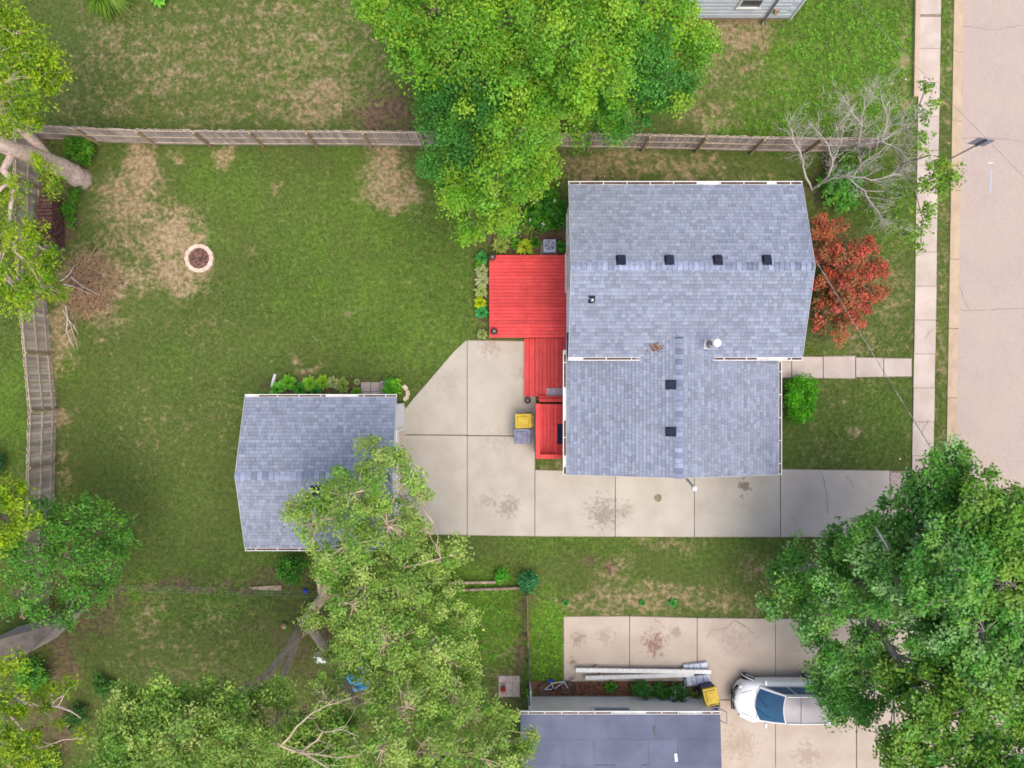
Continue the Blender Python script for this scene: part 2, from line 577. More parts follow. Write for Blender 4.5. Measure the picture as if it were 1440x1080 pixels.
def ground_material():
    m, nt, out = _ng('lawn_ground')
    pos = worldpos(nt)
    fl = N(nt, 'ShaderNodeAttribute', attribute_name='col')
    sp = N(nt, 'ShaderNodeSeparateColor')
    nt.links.new(fl.outputs['Color'], sp.inputs[0])
    n1 = noise(nt, pos, 1.0, 6, .65)
    n2 = noise(nt, pos, 5.5, 6, .72)
    n3 = noise(nt, pos, 30, 3, .7)
    nn = mth(nt, 'ADD', mth(nt, 'MULTIPLY', n1, .4), mth(nt, 'MULTIPLY', n2, .6))
    dv = mth(nt, 'SUBTRACT', nn, .5)
    nb = mth(nt, 'SUBTRACT', noise(nt, pos, 2.4, 5, .62, .3), .5)
    wob = mth(nt, 'ADD', mth(nt, 'MULTIPLY', nb, 2.0), mth(nt, 'MULTIPLY', mth(nt, 'SUBTRACT', n2, .5), .9))
    b = sstep(nt, mth(nt, 'ADD', sp.outputs[0], wob), .2, 1.08)
    u = sstep(nt, mth(nt, 'ADD', mth(nt, 'MULTIPLY', sp.outputs[1], 1.0), mth(nt, 'MULTIPLY', dv, -2.8)), .28, .85)
    l = sstep(nt, mth(nt, 'ADD', sp.outputs[2], mth(nt, 'MULTIPLY', dv, 1.8)), .05, .85)
    olive = mixc(nt, sstep(nt, n2, .3, .7), s2l(74, 98, 42), s2l(110, 118, 64))
    green = mixc(nt, sstep(nt, n2, .3, .7), s2l(78, 118, 36), s2l(120, 150, 58))
    g = mixc(nt, l, olive, green)
    dry = mixc(nt, sstep(nt, n2, .35, .68), s2l(142, 122, 88), s2l(190, 168, 138))
    brown = mixc(nt, sstep(nt, n2, .35, .65), s2l(92, 74, 62), s2l(140, 112, 98))
    c = mixc(nt, b, g, dry)
    c = mixc(nt, u, c, brown)
    n0 = noise(nt, pos, .22, 4, .6)
    v = mth(nt, 'MULTIPLY', mth(nt, 'ADD', mth(nt, 'MULTIPLY', n3, .9), .55), mth(nt, 'ADD', mth(nt, 'MULTIPLY', n0, .5), .75))
    cc = nt.nodes.new('ShaderNodeCombineXYZ')
    for i in range(3):
        nt.links.new(v, cc.inputs[i])
    c = mixc(nt, 1.0, c, cc.outputs[0], 'MULTIPLY')
    p = N(nt, 'ShaderNodeBsdfPrincipled')
    p.inputs['Roughness'].default_value = .95
    p.inputs['Specular IOR Level'].default_value = .1
    nt.links.new(c, p.inputs['Base Color'])
    bp = N(nt, 'ShaderNodeBump')
    bp.inputs['Strength'].default_value = .7
    bp.inputs['Distance'].default_value = .03
    nt.links.new(n3, bp.inputs['Height'])
    nt.links.new(bp.outputs[0], p.inputs['Normal'])
    nt.links.new(p.outputs[0], out.inputs[0])
    return m


M['ground'] = ground_material()
ground = np_mesh('ground', np.stack([xf, yf, zf], 1), gfaces, M['ground'], np.stack([bare, mulch, lush], 1), smooth=True)
ground['kind'] = 'structure'
ground['label'] = 'patchy green and dry brown lawn around the houses'

# ------------------------------------------------------------------ paving
CONC_STAINS = [(*P(848, 720)[:2], .75, s2l(120, 108, 92), 0.54), (*P(716, 712)[:2], .5, s2l(125, 112, 96), 0.50), (*P(880, 718)[:2], .35, s2l(128, 116, 98), 0.43),
               (*P(1046, 683)[:2], .3, s2l(105, 72, 66), 0.68), (*P(1043, 697)[:2], .13, s2l(90, 66, 62), 0.68), (*P(688, 486)[:2], .5, s2l(150, 122, 108), 0.43),
               (*P(685, 704)[:2], .4, s2l(150, 138, 122), 0.43), (*P(700, 620)[:2], .6, s2l(168, 156, 140), 0.36), (*P(620, 530)[:2], .8, s2l(172, 160, 145), 0.29),
               (*P(732, 525)[:2], .35, s2l(150, 132, 116), 0.36)]
NB_STAINS = [(*P(920, 905)[:2], .55, s2l(128, 84, 66), 0.68), (*P(812, 897)[:2], .35, s2l(130, 108, 95), 0.58), (*P(850, 893)[:2], .4, s2l(150, 132, 118), 0.50),
             (*P(805, 929)[:2], .18, s2l(120, 92, 76), 0.65), (*P(950, 888)[:2], .3, s2l(140, 122, 106), 0.50), (*P(1030, 900)[:2], .7, s2l(165, 142, 132), 0.43),
             (*P(1040, 1045)[:2], .8, s2l(160, 136, 122), 0.43), (*P(1135, 1060)[:2], .6, s2l(150, 125, 112), 0.43), (*P(803, 953)[:2], .16, s2l(130, 88, 66), 0.65)]
M['concrete'] = mat('driveway_concrete', s2l(200, 193, 180), s2l(188, 180, 166), .9, 70, .12, .9, .25, objrand=.035, stains=CONC_STAINS, big=.06)
M['concrete_pink'] = mat('pinkish_concrete', s2l(200, 190, 181), s2l(188, 177, 167), .9, 70, .12, .9, .25, objrand=.05, big=.06)
M['concrete_nb'] = mat('neighbour_concrete', s2l(202, 188, 174), s2l(190, 174, 159), .9, 70, .14, .9, .25, objrand=.05, stains=NB_STAINS, big=.08)
M['walk'] = mat('pavement_concrete', s2l(214, 200, 190), s2l(198, 182, 170), 1.2, 70, .14, .9, .25, objrand=.05, big=.06)
M['kerb'] = mat('kerb_concrete', s2l(206, 184, 158), s2l(190, 168, 144), 1.5, 70, .14, .9, .25, objrand=.04)
M['joint'] = mat('joint_soil', s2l(158, 146, 128), s2l(130, 122, 98), 6, 60, .4, .95, .4)
M['paver'] = mat('stone_paver', s2l(206, 188, 180), s2l(186, 168, 160), 5, 60, .2, .9, .3, objrand=.08)
M['brick_pink'] = mat('pink_brick', s2l(202, 186, 178), s2l(192, 174, 166), 5, 60, .25, .9, .4, objrand=.1)
EXCL = []          # polygons where no grass grows


def paving(name, label, slabs, m, top=.045, margin=.0, base=None, names='concrete_slab', joint=True):
    """a bed of soil-filled joints with one slab per panel; slabs are pixel polygons"""
    allp = [[P(x, y) for x, y in s] for s in slabs]
    b = MB()
    if base:
        b.prism([P(x, y)[:2] for x, y in base], -.06, top - .02)
    else:
        for pts in allp:
            cx = sum(p.x for p in pts) / len(pts); cy = sum(p.y for p in pts) / len(pts)
            b.prism([(cx + (p.x - cx) * 1.0 + math.copysign(.03, p.x - cx), cy + (p.y - cy) + math.copysign(.03, p.y - cy)) for p in pts], -.06, top - .02)
    root = struct(name, b, M['joint'])
    root['label'] = label
    for pts in allp:
        EXCL.append([(p.x, p.y) for p in pts])
        s = MB()
        s.prism([(p.x, p.y) for p in pts], -.05, top + random.uniform(-.004, .004))
        s.build(names, m, root, bevel=.008)
    return root


paving('driveway', 'pale concrete driveway in large panels beside the house', [
    [(655, 479), (656.8, 479), (656.8, 611.3), (568, 610.5), (568, 578), (582, 560), (600, 540), (625, 510), (640, 493)],
    [(657.4, 479), (734, 480), (753, 481), (753, 612.5), (657.4, 611.6)],
    [(568, 612), (656.8, 612.7), (656.8, 752), (568, 750)],
    [(657.4, 613), (751.8, 613.8), (751.8, 753.5), (657.4, 752)],
    [(752.5, 661), (800, 662), (864.7, 650), (864.7, 754), (752.5, 753.5)],
    [(865.4, 650), (975.8, 650), (975.8, 754.5), (865.4, 754)],
    [(976.5, 650), (1096.7, 650), (1096.7, 754.5), (976.5, 754.5)]], M['concrete'])
dr2 = paving('driveway_apron', 'pinkish cracked concrete driveway between lawn and street', [
    [(1097.5, 660), (1250, 662), (1250, 754.5), (1097.5, 754.5)]], M['concrete_pink'])
# strip of small pink bricks at the pavement
bedb = MB()
a0, a1 = P(1250, 753), P(1280.5, 662)
bedb.bbox(a0.x + .01, a1.x, a0.y, a1.y, -.06, .03)
bed = struct('brick_strip', bedb, M['joint'])
EXCL.append([(a0.x, a0.y), (a1.x, a0.y), (a1.x, a1.y), (a0.x, a1.y)])
bm_ = boxmesh('brick', (.225, .107, .05), M['brick_pink'])
ny_ = int((a1.y - a0.y) / .115)
for j in range(ny_):
    for i in range(4):
        x = a0.x + .125 + i * .235 + (.06 if j % 2 else 0)
        piece('brick', bm_, bed, (x, a0.y + .06 + j * .115, .022 + random.uniform(-.004, .004)), (0, 0, random.uniform(-.02, .02)))

paving('front_walk', 'narrow concrete path from the pavement to the front door', [
    [(1090, 502), (1112.4, 502), (1112.4, 531), (1090, 531)], [(1113.2, 502), (1156.6, 502), (1156.6, 531.5), (1113.2, 531)],
    [(1157.4, 501.5), (1202, 501), (1202, 532), (1157.4, 531.5)], [(1203, 503), (1241.5, 503.5), (1241.5, 529.5), (1203, 530)],
    [(1242.3, 504), (1281, 504.5), (1281, 529), (1242.3, 529.5)]], M['walk'])

NB = paving('neighbour_driveway', 'pinkish stained concrete driveway around the parked car', [
    [(793, 867), (884.7, 866.5), (884.7, 957), (793, 958)], [(885.4, 866.5), (979.7, 869), (979.7, 957), (885.4, 957)],
    [(980.4, 869), (1089.8, 870), (1089.8, 983), (1000, 983), (980.4, 957)], [(1012, 984), (1089.8, 984), (1089.8, 1180), (1012, 1180)],
    [(1090.4, 870), (1202.5, 870), (1202.5, 983), (1090.4, 983)], [(1090.4, 984), (1203, 984), (1203, 1180), (1090.4, 1180)],
    [(1204, 870), (1281, 870), (1281, 983), (1204, 983)], [(1204.5, 984), (1281, 984), (1281, 1180), (1204.5, 1180)]], M['concrete_nb'])

# pavement slabs along the street
swb = MB()
swb.prism([(sx(SW_L, -60), -60), (sx(SW_R, -60), -60), (sx(SW_R, 60), 60), (sx(SW_L, 60), 60)], -.06, .03)
sidewalk = struct('pavement', swb, M['joint'])
sidewalk['label'] = 'concrete slab pavement along the street'
EXCL.append([(sx(SW_L, -60), -60), (sx(SW_R, -60), -60), (sx(SW_R, 60), 60), (sx(SW_L, 60), 60)])
yy = -24.0
while yy < 24:
    L = 1.49
    gap = .02
    y0, y1 = yy, yy + L - gap
    if abs((yy + .3) - 15.7) < .75:
        y1 = yy + L - .12
    s = MB()
    j = random.uniform(-.012, .012)
    s.prism([(sx(SW_L, y0) + j, y0), (sx(SW_R, y0) + j, y0), (sx(SW_R, y1) + j, y1), (sx(SW_L, y1) + j, y1)], -.05, .05 + random.uniform(-.006, .006))
    s.build('concrete_slab', M['walk'], sidewalk, bevel=.008)
    yy += L
e = MB()
e.prism([(sx(SW_L - .24, 12.6), 12.6), (sx(SW_L - .03, 12.6), 12.6), (sx(SW_L - .03, 40), 40), (sx(SW_L - .24, 40), 40)], -.06, .14)
tag(e.build('edging_wall', M['kerb'], bevel=.01, org=(*P(1290, 130)[:2], 0)), 'low pale concrete edging beside the pavement along the far lawn', 'edging')

# drive crossings over the verge, kerb, gutter pan, road
for (ya, yb) in ((-6.7, -3.85), (-21, -10.4)):
    c = MB()
    c.prism([(sx(SW_R + .02, ya), ya), (sx(KERB_L - .01, ya), ya), (sx(KERB_L - .01, yb), yb), (sx(SW_R + .02, yb), yb)], -.05, .046)
    struct('drive_crossing', c, M['concrete_pink'], bevel=.008)
    EXCL.append([(sx(SW_R, ya), ya), (sx(KERB_L, ya), ya), (sx(KERB_L, yb), yb), (sx(SW_R, yb), yb)])
kb = MB()
kb.prism([(sx(KERB_L, -60), -60), (sx(KERB_M, -60), -60), (sx(KERB_M, 60), 60), (sx(KERB_L, 60), 60)], -.3, -.02)
kerb = struct('kerb', kb, M['joint'])
yy = -25.0
while yy < 25:
    s = MB()
    L = 3.05
    y0, y1 = yy, yy + L - .015
    s.prism([(sx(KERB_L, y0), y0), (sx(KERB_M, y0), y0), (sx(KERB_M, y1), y1), (sx(KERB_L, y1), y1)], -.28, .035)
    s.prism([(sx(KERB_M + .002, y0), y0), (sx(KERB_R, y0), y0), (sx(KERB_R, y1), y1), (sx(KERB_M + .002, y1), y1)], -.28, -.095)
    s.build('kerb_stone', M['kerb'], kerb, bevel=.012)
    yy += L
EXCL.append([(sx(KERB_L, -60), -60), (80, -60), (80, 60), (sx(KERB_L, 60), 60)])


def road_material():
    m, nt, out = _ng('brick_street')
    pos = worldpos(nt)
    br = N(nt, 'ShaderNodeTexBrick')
    mp = N(nt, 'ShaderNodeMapping')
    mp.inputs['Rotation'].default_value = (0, 0, R(-1))
    nt.links.new(pos, mp.inputs[0])
    nt.links.new(mp.outputs[0], br.inputs['Vector'])
    br.inputs['Color1'].default_value = (*s2l(192, 175, 167), 1)
    br.inputs['Color2'].default_value = (*s2l(186, 168, 160), 1)
    br.inputs['Mortar'].default_value = (*s2l(184, 166, 158), 1)
    br.inputs['Scale'].default_value = 1.0
    br.inputs['Mortar Size'].default_value = .008
    br.inputs['Brick Width'].default_value = .1
    br.inputs['Row Height'].default_value = .21
    n1 = noise(nt, pos, .5, 5, .6)
    n2 = noise(nt, pos, 26, 4, .7)
    n3 = noise(nt, pos, 2.2, 5, .7)
    c = mixc(nt, mth(nt, 'MULTIPLY', sstep(nt, n1, .35, .65), .55), br.outputs['Color'], s2l(196, 179, 163))
    c = mixc(nt, mth(nt, 'MULTIPLY', sstep(nt, n3, .5, .75), .35), c, s2l(186, 170, 168))
    v = mth(nt, 'ADD', mth(nt, 'MULTIPLY', n2, .5), .75)
    cc = nt.nodes.new('ShaderNodeCombineXYZ')
    for i in range(3):
        nt.links.new(v, cc.inputs[i])
    c = mixc(nt, 1.0, c, cc.outputs[0], 'MULTIPLY')
    p = N(nt, 'ShaderNodeBsdfPrincipled')
    p.inputs['Roughness'].default_value = .85
    nt.links.new(c, p.inputs['Base Color'])
    bp = N(nt, 'ShaderNodeBump')
    bp.inputs['Strength'].default_value = .4
    bp.inputs['Distance'].default_value = .01
    nt.links.new(mth(nt, 'ADD', n2, mth(nt, 'MULTIPLY', br.outputs['Fac'], -1)), bp.inputs['Height'])
    nt.links.new(bp.outputs[0], p.inputs['Normal'])
    nt.links.new(p.outputs[0], out.inputs[0])
    return m


M['road'] = road_material()
rb = MB()
rb.prism([(sx(KERB_R, -450), -450), (sx(ROAD_R, -450), -450), (sx(ROAD_R, 450), 450), (sx(KERB_R, 450), 450)], -.29, -.105)
road = struct('road', rb, M['road'])
road['label'] = 'pinkish brick-paved street with fine cracks'
M['crack'] = mat('crack', s2l(164, 146, 138), s2l(140, 122, 116), 8, 50, .3, .95, 0)


def crack(pts, z, w, parent):
    """jagged hairline crack as a thin sheet"""
    b = MB()
    line = []
    for i in range(len(pts) - 1):
        a, c = P(*pts[i]), P(*pts[i + 1])
        for k in range(6):
            t = k / 6
            line.append((a.lerp(c, t) + Vector((random.uniform(-.035, .035), random.uniform(-.035, .035), 0))))
    line.append(P(*pts[-1]))
    for i in range(len(line) - 1):
        d = (line[i + 1] - line[i]).normalized()
        n = Vector((-d.y, d.x, 0)) * w * random.uniform(.5, 1.2)
        b.poly([(p.x, p.y, z) for p in (line[i] - n, line[i + 1] - n, line[i + 1] + n, line[i] + n)])
    return b.build('crack', M['crack'], parent)


for pts in ([(1352, 35), (1385, 38), (1400, 41), (1440, 33), (1500, 36)], [(1350, 193), (1390, 192), (1440, 197), (1500, 193)], [(1352, 436), (1375, 436), (1440, 432), (1520, 440)],
            [(1353, 60), (1355, 120), (1353, 190)], [(1352, 400), (1360, 425), (1366, 436)]):
    crack(pts, -.1, .012, road)
for pts in ([(1154, 663), (1162, 690), (1163, 722)], [(1190, 668), (1198, 685)]):
    crack(pts, .052, .012, dr2)
for pts in ([(1002, 885), (1020, 884), (1033, 871), (1050, 882)], [(1002, 885), (993, 896)], [(1033, 871), (1060, 890)], [(918, 868), (935, 882)]):
    crack(pts, .052, .014, NB)
crack([(1305, 590), (1296, 607)], .058, .01, sidewalk)
crack([(1300, 475), (1310, 462)], .058, .01, sidewalk)

# utility paint on the road
M['paint_blue'] = mat('pale_blue_paint', s2l(170, 196, 224), s2l(190, 196, 212), 9, 40, .2, .8, 0)
M['paint_white'] = mat('worn_white_paint', s2l(232, 224, 218), s2l(214, 200, 194), 9, 40, .2, .8, 0)
b = MB()
b.prism([P(x, y)[:2] for x, y in ((1395.4, 238), (1397, 238), (1396, 270), (1394.2, 270))], -.104, -.1)
tag(b.build('painted_stripe', M['paint_blue'], org=(*P(1396, 254)[:2], -.1)), 'pale blue paint stripe on the street near the sign', 'road marking')
b = MB()
b.prism([P(x, y)[:2] for x, y in ((1392, 227), (1399, 227), (1399, 229), (1392, 229))], -.104, -.1)
tag(b.build('painted_dash', M['paint_white'], org=(*P(1396, 228)[:2], -.1)), 'short white paint dash on the street near the sign', 'road marking')


# ------------------------------------------------------------------ buildings
def shingle_slope(mb, o, u, v, width, length, keep=None, expo=.143, tabw=.175):
    """courses of laminated shingle tabs on a slope; o = lower corner, u along the eave, v up the slope"""
    u = u.normalized(); v = v.normalized()
    n = u.cross(v).normalized()
    if n.z < 0:
        n = -n
    rows = int(math.ceil(length / expo))
    for r in range(rows):
        base = r * expo
        top = min(base + expo + .012, length)
        x = -random.uniform(0, tabw)
        row_t = random.uniform(.96, 1.04)
        while x < width:
            w = random.choice((.6, .8, 1.0, 1.0, 1.3, 1.6)) * tabw
            a, b2 = max(x, 0), min(x + w, width)
            x += w
            if b2 - a < .02:
                continue
            cpt = o + u * ((a + b2) / 2) + v * (base + expo / 2)
            if keep and not keep(cpt):
                continue
            thick = .024 if random.random() < .5 else .013
            g = .004
            t = row_t * random.choice((.84, .9, .96, 1.0, 1.03, 1.08, 1.14)) * random.uniform(.96, 1.04)
            A = o + u * (a + g) + v * base; B = o + u * (b2 - g) + v * base
            C = o + u * (b2 - g) + v * top; D = o + u * (a + g) + v * top
            At, Bt = A + n * thick, B + n * thick
            Ct, Dt = C + n * .004, D + n * .004
            Cm, Dm = Bt.lerp(Ct, .74), At.lerp(Dt, .74)
            fw_ = (B - A).cross(D - A).dot(n) > 0
            mb.poly([At, Bt, Cm, Dm] if fw_ else [Dm, Cm, Bt, At], t)
            mb.poly([Dm, Cm, Ct, Dt] if fw_ else [Dt, Ct, Cm, Dm], t * .76)      # printed band, darkened to paint in the shadow line between courses
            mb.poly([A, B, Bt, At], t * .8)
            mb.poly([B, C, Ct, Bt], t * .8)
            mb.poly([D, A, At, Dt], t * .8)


def ridge_caps(root, a, b, half, drop, step=.2, skip=()):
    """overlapping cap shingles along a ridge from a to b"""
    a, b = Vector(a), Vector(b)
    d = (b - a).normalized()
    s = Vector((-d.y, d.x, 0))
    L = (b - a).length
    k = MB()
    hh = step / 2 + .03
    for sg in (-1, 1):
        pts = [Vector((0, 0, .045)) - d * hh, Vector((0, 0, .024)) + d * hh]
        q = [pts[0], pts[1], pts[1] + s * sg * half - Vector((0, 0, drop)), pts[0] + s * sg * half - Vector((0, 0, drop))]
        lo = [p - Vector((0, 0, .015)) for p in q]
        # body of the cap and its darker band at the lapped end
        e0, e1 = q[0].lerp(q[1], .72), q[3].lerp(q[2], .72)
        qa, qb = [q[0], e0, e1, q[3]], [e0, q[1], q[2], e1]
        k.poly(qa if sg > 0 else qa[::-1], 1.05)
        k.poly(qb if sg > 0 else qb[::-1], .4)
        for i in range(4):
            j = (i + 1) % 4
            k.poly([lo[i], lo[j], q[j], q[i]] if sg > 0 else [q[i], q[j], lo[j], lo[i]])
    me = k.mesh('ridge_shingle', M['shingle_cap'])
    n = int(L / step)
    for i in range(n):
        p = a + d * (step * (i + .5))
        piece('ridge_shingle', me, root, p, scale=(1, 1, 1))


def gutter(root, a, b, out, w=.12, hang=.85, debris=True):
    """open box gutter from a to b (top-edge height), opening away from the wall in direction out"""
    a, b, out = Vector(a), Vector(b), Vector(out).normalized()
    d = (b - a).normalized()
    g = MB()
    h = .1
    mid = lambda off, z: (a + out * off + Vector((0, 0, z)), b + out * off + Vector((0, 0, z)))
    p, q = mid(w - .012, -h / 2); g.bar(p, q, .03, h)
    p, q = mid(.014, -h / 2 - .006); g.bar(p, q, .02, h - .016)
    p, q = mid(w / 2, -h + .004); g.bar(p, q, w - .05, .012)
    for e, sg in ((a, 1), (b, -1)):
        g.box(e + d * sg * .012 + out * (w / 2 - .002) - Vector((0, 0, h / 2 + .003)), (.02, w - .034, h - .012) if abs(d.x) > .5 else (w - .034, .02, h - .012))
    gu = g.build('gutter', M['white'], root)
    if debris:
        m = MB()
        L = (b - a).length
        x = .05
        while x < L - .3:
            l = min(random.uniform(.2, 1.4), L - .05 - x)
            if random.random() < .8:
                p, q = a + d * x + out * (w / 2), a + d * (x + l) + out * (w / 2)
                zz = -.055 + random.uniform(-.015, .012)
                m.bar(p + Vector((0, 0, zz)), q + Vector((0, 0, zz)), w - .055, .045)
            x += l
        m.build('leaf_litter', M['debris'], gu)['kind'] = 'stuff'
    L = (b - a).length
    n = max(2, int(L / hang))
    hm = boxmesh('gutter_hanger', (.03, w - .03, .014) if abs(d.x) > .5 else (w - .03, .03, .014), M['white'])
    for i in range(n):
        t = (i + .5) / n
        piece('gutter_hanger', hm, gu, a.lerp(b, t) + out * (w / 2) - Vector((0, 0, .012)))
    return gu


def wall_rect(mb, x0, x1, y0, y1, z0, z1):
    mb.bbox(x0, x1, y0, y1, z0, z1)


def window(root, c, n, w, h, name='window'):
    """framed window centred at c on a wall whose outward normal is n (axis aligned)"""
    c, n = Vector(c), Vector(n)
    t = Vector((-n.y, n.x, 0))
    f = MB()
    dims = lambda a, dep, hh: (a, dep, hh) if abs(n.y) > .5 else (dep, a, hh)
    f.box(c + n * .03 + Vector((0, 0, h / 2)), dims(w + .14, .06, .08))
    f.box(c + n * .045 - Vector((0, 0, h / 2)), dims(w + .18, .09, .07))
    for sg in (-1, 1):
        f.box(c + n * .03 + t * sg * (w / 2 + .03), dims(.08, .06, h - .08))
    f.box(c + n * .022, dims(w, .03, .05))
    fr = f.build(name, M['white'], root)
    g = MB()
    g.box(c + n * .008, dims(w - .02, .012, h - .04))
    g.build('pane', M['glass'], fr)
    return fr


def box_vent(root, p, up, side, pale=False):
    """square attic vent with sloped hood and flashing; up = downhill direction of its opening"""
    up = Vector(up).normalized(); side = Vector(side).normalized(); n = up.cross(side).normalized()
    if n.z < 0:
        n = -n
    p = Vector(p)
    m = MB()
    rot = Matrix((side, up, n)).transposed()
    m.box(p + n * .035 - up * .02, (.37, .4, .012), rot=rot)
    m.box(p + n * .075, (.25, .25, .08), rot=rot, taper=.92)
    m.box(p + n * .125 + up * .015, (.29, .3, .018), rot=rot, taper=.93)
    m.box(p + n * .1 + up * .16, (.3, .012, .04), rot=rot)
    return m.build('roof_vent', M['vent_pale'] if pale else M['vent'], root, bevel=.008)


# ---- main house
ZE, ZR = 3.4, 4.52
X0, X1, Y0, Y1 = 2.217, 11.30, 1.053, 7.76
YR = (Y0 + Y1) / 2
ZE2, ZR2 = 2.7, 3.73
CX0, CX1, CY0, CXR = 2.19, 10.66, -3.61, 6.43
main_z = lambda x, y: ZE + (ZR - ZE) * (1 - abs(y - YR) / (YR - Y0))
cross_z = lambda x, y: ZE2 + (ZR2 - ZE2) * (1 - abs(x - CXR) / ((CX1 - CX0) / 2))
house = thing('house', 'white house under a grey-blue shingled cross-gable roof with red deck', 'house', (6.5, 1.0, 0))
w = MB()
w.bbox(X0 + .14, X1 - .25, Y0 + .35, Y1 - .35, -.1, ZE - .06)
for i in range(15):
    z = .35 + i * .2
    w.box(((X0 + X1) / 2 - .055, (Y0 + Y1) / 2, z), (X1 - X0 - .37, Y1 - Y0 - .68, .012))
w.build('wall', M['siding'], house)
# gable triangles close the attic
for xx in (X0 + .14, X1 - .27):
    w = MB()
    b0 = len(w.v)
    tri = [(Y0 + .35, ZE - .06), (Y1 - .35, ZE - .06), (YR, ZR - .2)]
    w.v += [(xx, y, z) for y, z in tri] + [(xx + .02, y, z) for y, z in tri]
    for q in ((0, 2, 1), (3, 4, 5), (0, 1, 4, 3), (1, 2, 5, 4), (2, 0, 3, 5)):
        w.f.append(tuple(b0 + i for i in q)); w.t.append(1.0)
    w.build('gable_wall', M['siding'], house)
w = MB()
w.bbox(CX0 + .35, CX1 - .35, CY0 + .2, Y0 + .36, -.1, ZE2 - .03)
b0 = len(w.v)
tri = [(CX0 + .35, ZE2 - .03), (CX1 - .35, ZE2 - .03), (CXR, ZR2 - .12)]
w.v += [(x, CY0 + .2, z) for x, z in tri] + [(x, CY0 + .24, z) for x, z in tri]
for q in ((0, 1, 2), (3, 5, 4), (1, 0, 3, 4), (2, 1, 4, 5), (0, 2, 5, 3)):
    w.f.append(tuple(b0 + i for i in q)); w.t.append(1.0)
w.build('wing_wall', M['siding'], house)


def gable_slabs(name, root, pts_eave_a, pts_ridge, pts_eave_b, th=.09):
    """roof deck of two slopes, each a closed slab"""
    m = MB()
    for e in (pts_eave_a, pts_eave_b):
        a, b = Vector(e[0]), Vector(e[1])
        c, d = Vector(pts_ridge[1]), Vector(pts_ridge[0])
        top = [a, b, c, d]
        if (b - a).cross(d - a).z < 0:
            top = [d, c, b, a]
        lo = [p - Vector((0, 0, th)) for p in top]
        m.poly(top)
        m.poly(lo[::-1])
        for i in range(4):
            j = (i + 1) % 4
            m.poly([lo[i], lo[j], top[j], top[i]])
    return m.build(name, M['roof_deck'], root)


roof = gable_slabs('roof', house, ((X0, Y0, ZE), (X1, Y0, ZE)), ((X0, YR, ZR), (X1, YR, ZR)), ((X0, Y1, ZE), (X1, Y1, ZE)))
sh = MB()
up = Vector((0, YR - Y0, ZR - ZE))
keepm = lambda p: not (p.y < 2.3 and p.z < cross_z(p.x, p.y) - .02 and CX0 < p.x < CX1)
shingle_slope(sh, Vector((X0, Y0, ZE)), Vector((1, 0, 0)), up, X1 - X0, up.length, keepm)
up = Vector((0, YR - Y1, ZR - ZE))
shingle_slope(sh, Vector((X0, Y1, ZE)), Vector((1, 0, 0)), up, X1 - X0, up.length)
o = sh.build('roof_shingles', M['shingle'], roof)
o['kind'] = 'stuff'
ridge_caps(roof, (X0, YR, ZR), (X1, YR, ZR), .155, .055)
YJ = 2.06
wing = gable_slabs('wing_roof', house, ((CX0, CY0, ZE2), (CX0, YJ, ZE2)), ((CXR, CY0, ZR2), (CXR, YJ, ZR2)), ((CX1, CY0, ZE2), (CX1, YJ, ZE2)))
# the wing roof runs in under the main eave
sh = MB()
keepc = lambda p: p.z > main_z(p.x, p.y) - .03 or p.y < Y0 + .02
wv = Vector((CXR - CX0, 0, ZR2 - ZE2))
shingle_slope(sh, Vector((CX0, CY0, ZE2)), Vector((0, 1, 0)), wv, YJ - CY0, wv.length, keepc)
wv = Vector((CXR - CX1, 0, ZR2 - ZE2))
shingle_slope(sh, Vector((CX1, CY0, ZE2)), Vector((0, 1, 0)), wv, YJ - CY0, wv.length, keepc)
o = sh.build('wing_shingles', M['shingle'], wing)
o['kind'] = 'stuff'
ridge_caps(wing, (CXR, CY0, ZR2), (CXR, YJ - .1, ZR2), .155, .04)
# pale drip edges on the rakes
for xx, sg in ((X0 - .012, -1), (X1 + .012, 1)):
    for yy in (Y0, Y1):
        m = MB()
        m.bar((xx, yy, ZE - .035), (xx, YR, ZR - .035), .02, .12)
        m.build('rake_trim', M['trim'], house)
for xx in (CX0, CX1):
    m = MB()
    m.bar((xx, CY0 - .012, ZE2 - .035), (CXR, CY0 - .012, ZR2 - .035), .02, .12)
    m.build('rake_trim', M['trim'], house)
gutter(house, (X0 - .02, Y1 + .005, ZE + .0), (X1 + .02, Y1 + .005, ZE), (0, 1, 0), w=.14)
gutter(house, (X0 - .02, Y0 - .005, ZE), (5.15, Y0 - .005, ZE), (0, -1, 0), w=.13, debris=True)
gutter(house, (7.83, Y0 - .005, ZE), (X1 + .02, Y0 - .005, ZE), (0, -1, 0), w=.13)
gutter(house, (CX0 - .005, CY0 - .03, ZE2), (CX0 - .005, 1.36, ZE2), (-1, 0, 0), w=.14)
gutter(house, (CX1 + .005, CY0 - .03, ZE2), (CX1 + .005, Y0 - .1, ZE2), (1, 0, 0), w=.13)


def on_main(px, py):
    z = 4.0
    for _ in range(6):
        p = P(px, py, z)
        z = main_z(p.x, p.y)
    return P(px, py, z)


def on_wing(px, py):
    z = 3.2
    for _ in range(6):
        p = P(px, py, z)
        z = cross_z(p.x, p.y)
    return P(px, py, z)


for i, px in enumerate((873, 941, 1009, 1078)):
    v = box_vent(roof, on_main(px, 366), (0, 3.35, -1.12), (1, 0, 0))
    v['label'] = ('first', 'second', 'third', 'fourth')[i] + ' dark square vent from the deck side on the main ridge'
for i, py in enumerate((541, 607)):
    v = box_vent(wing, on_wing(943, py), (-4.2, 0, -1.03), (0, 1, 0))
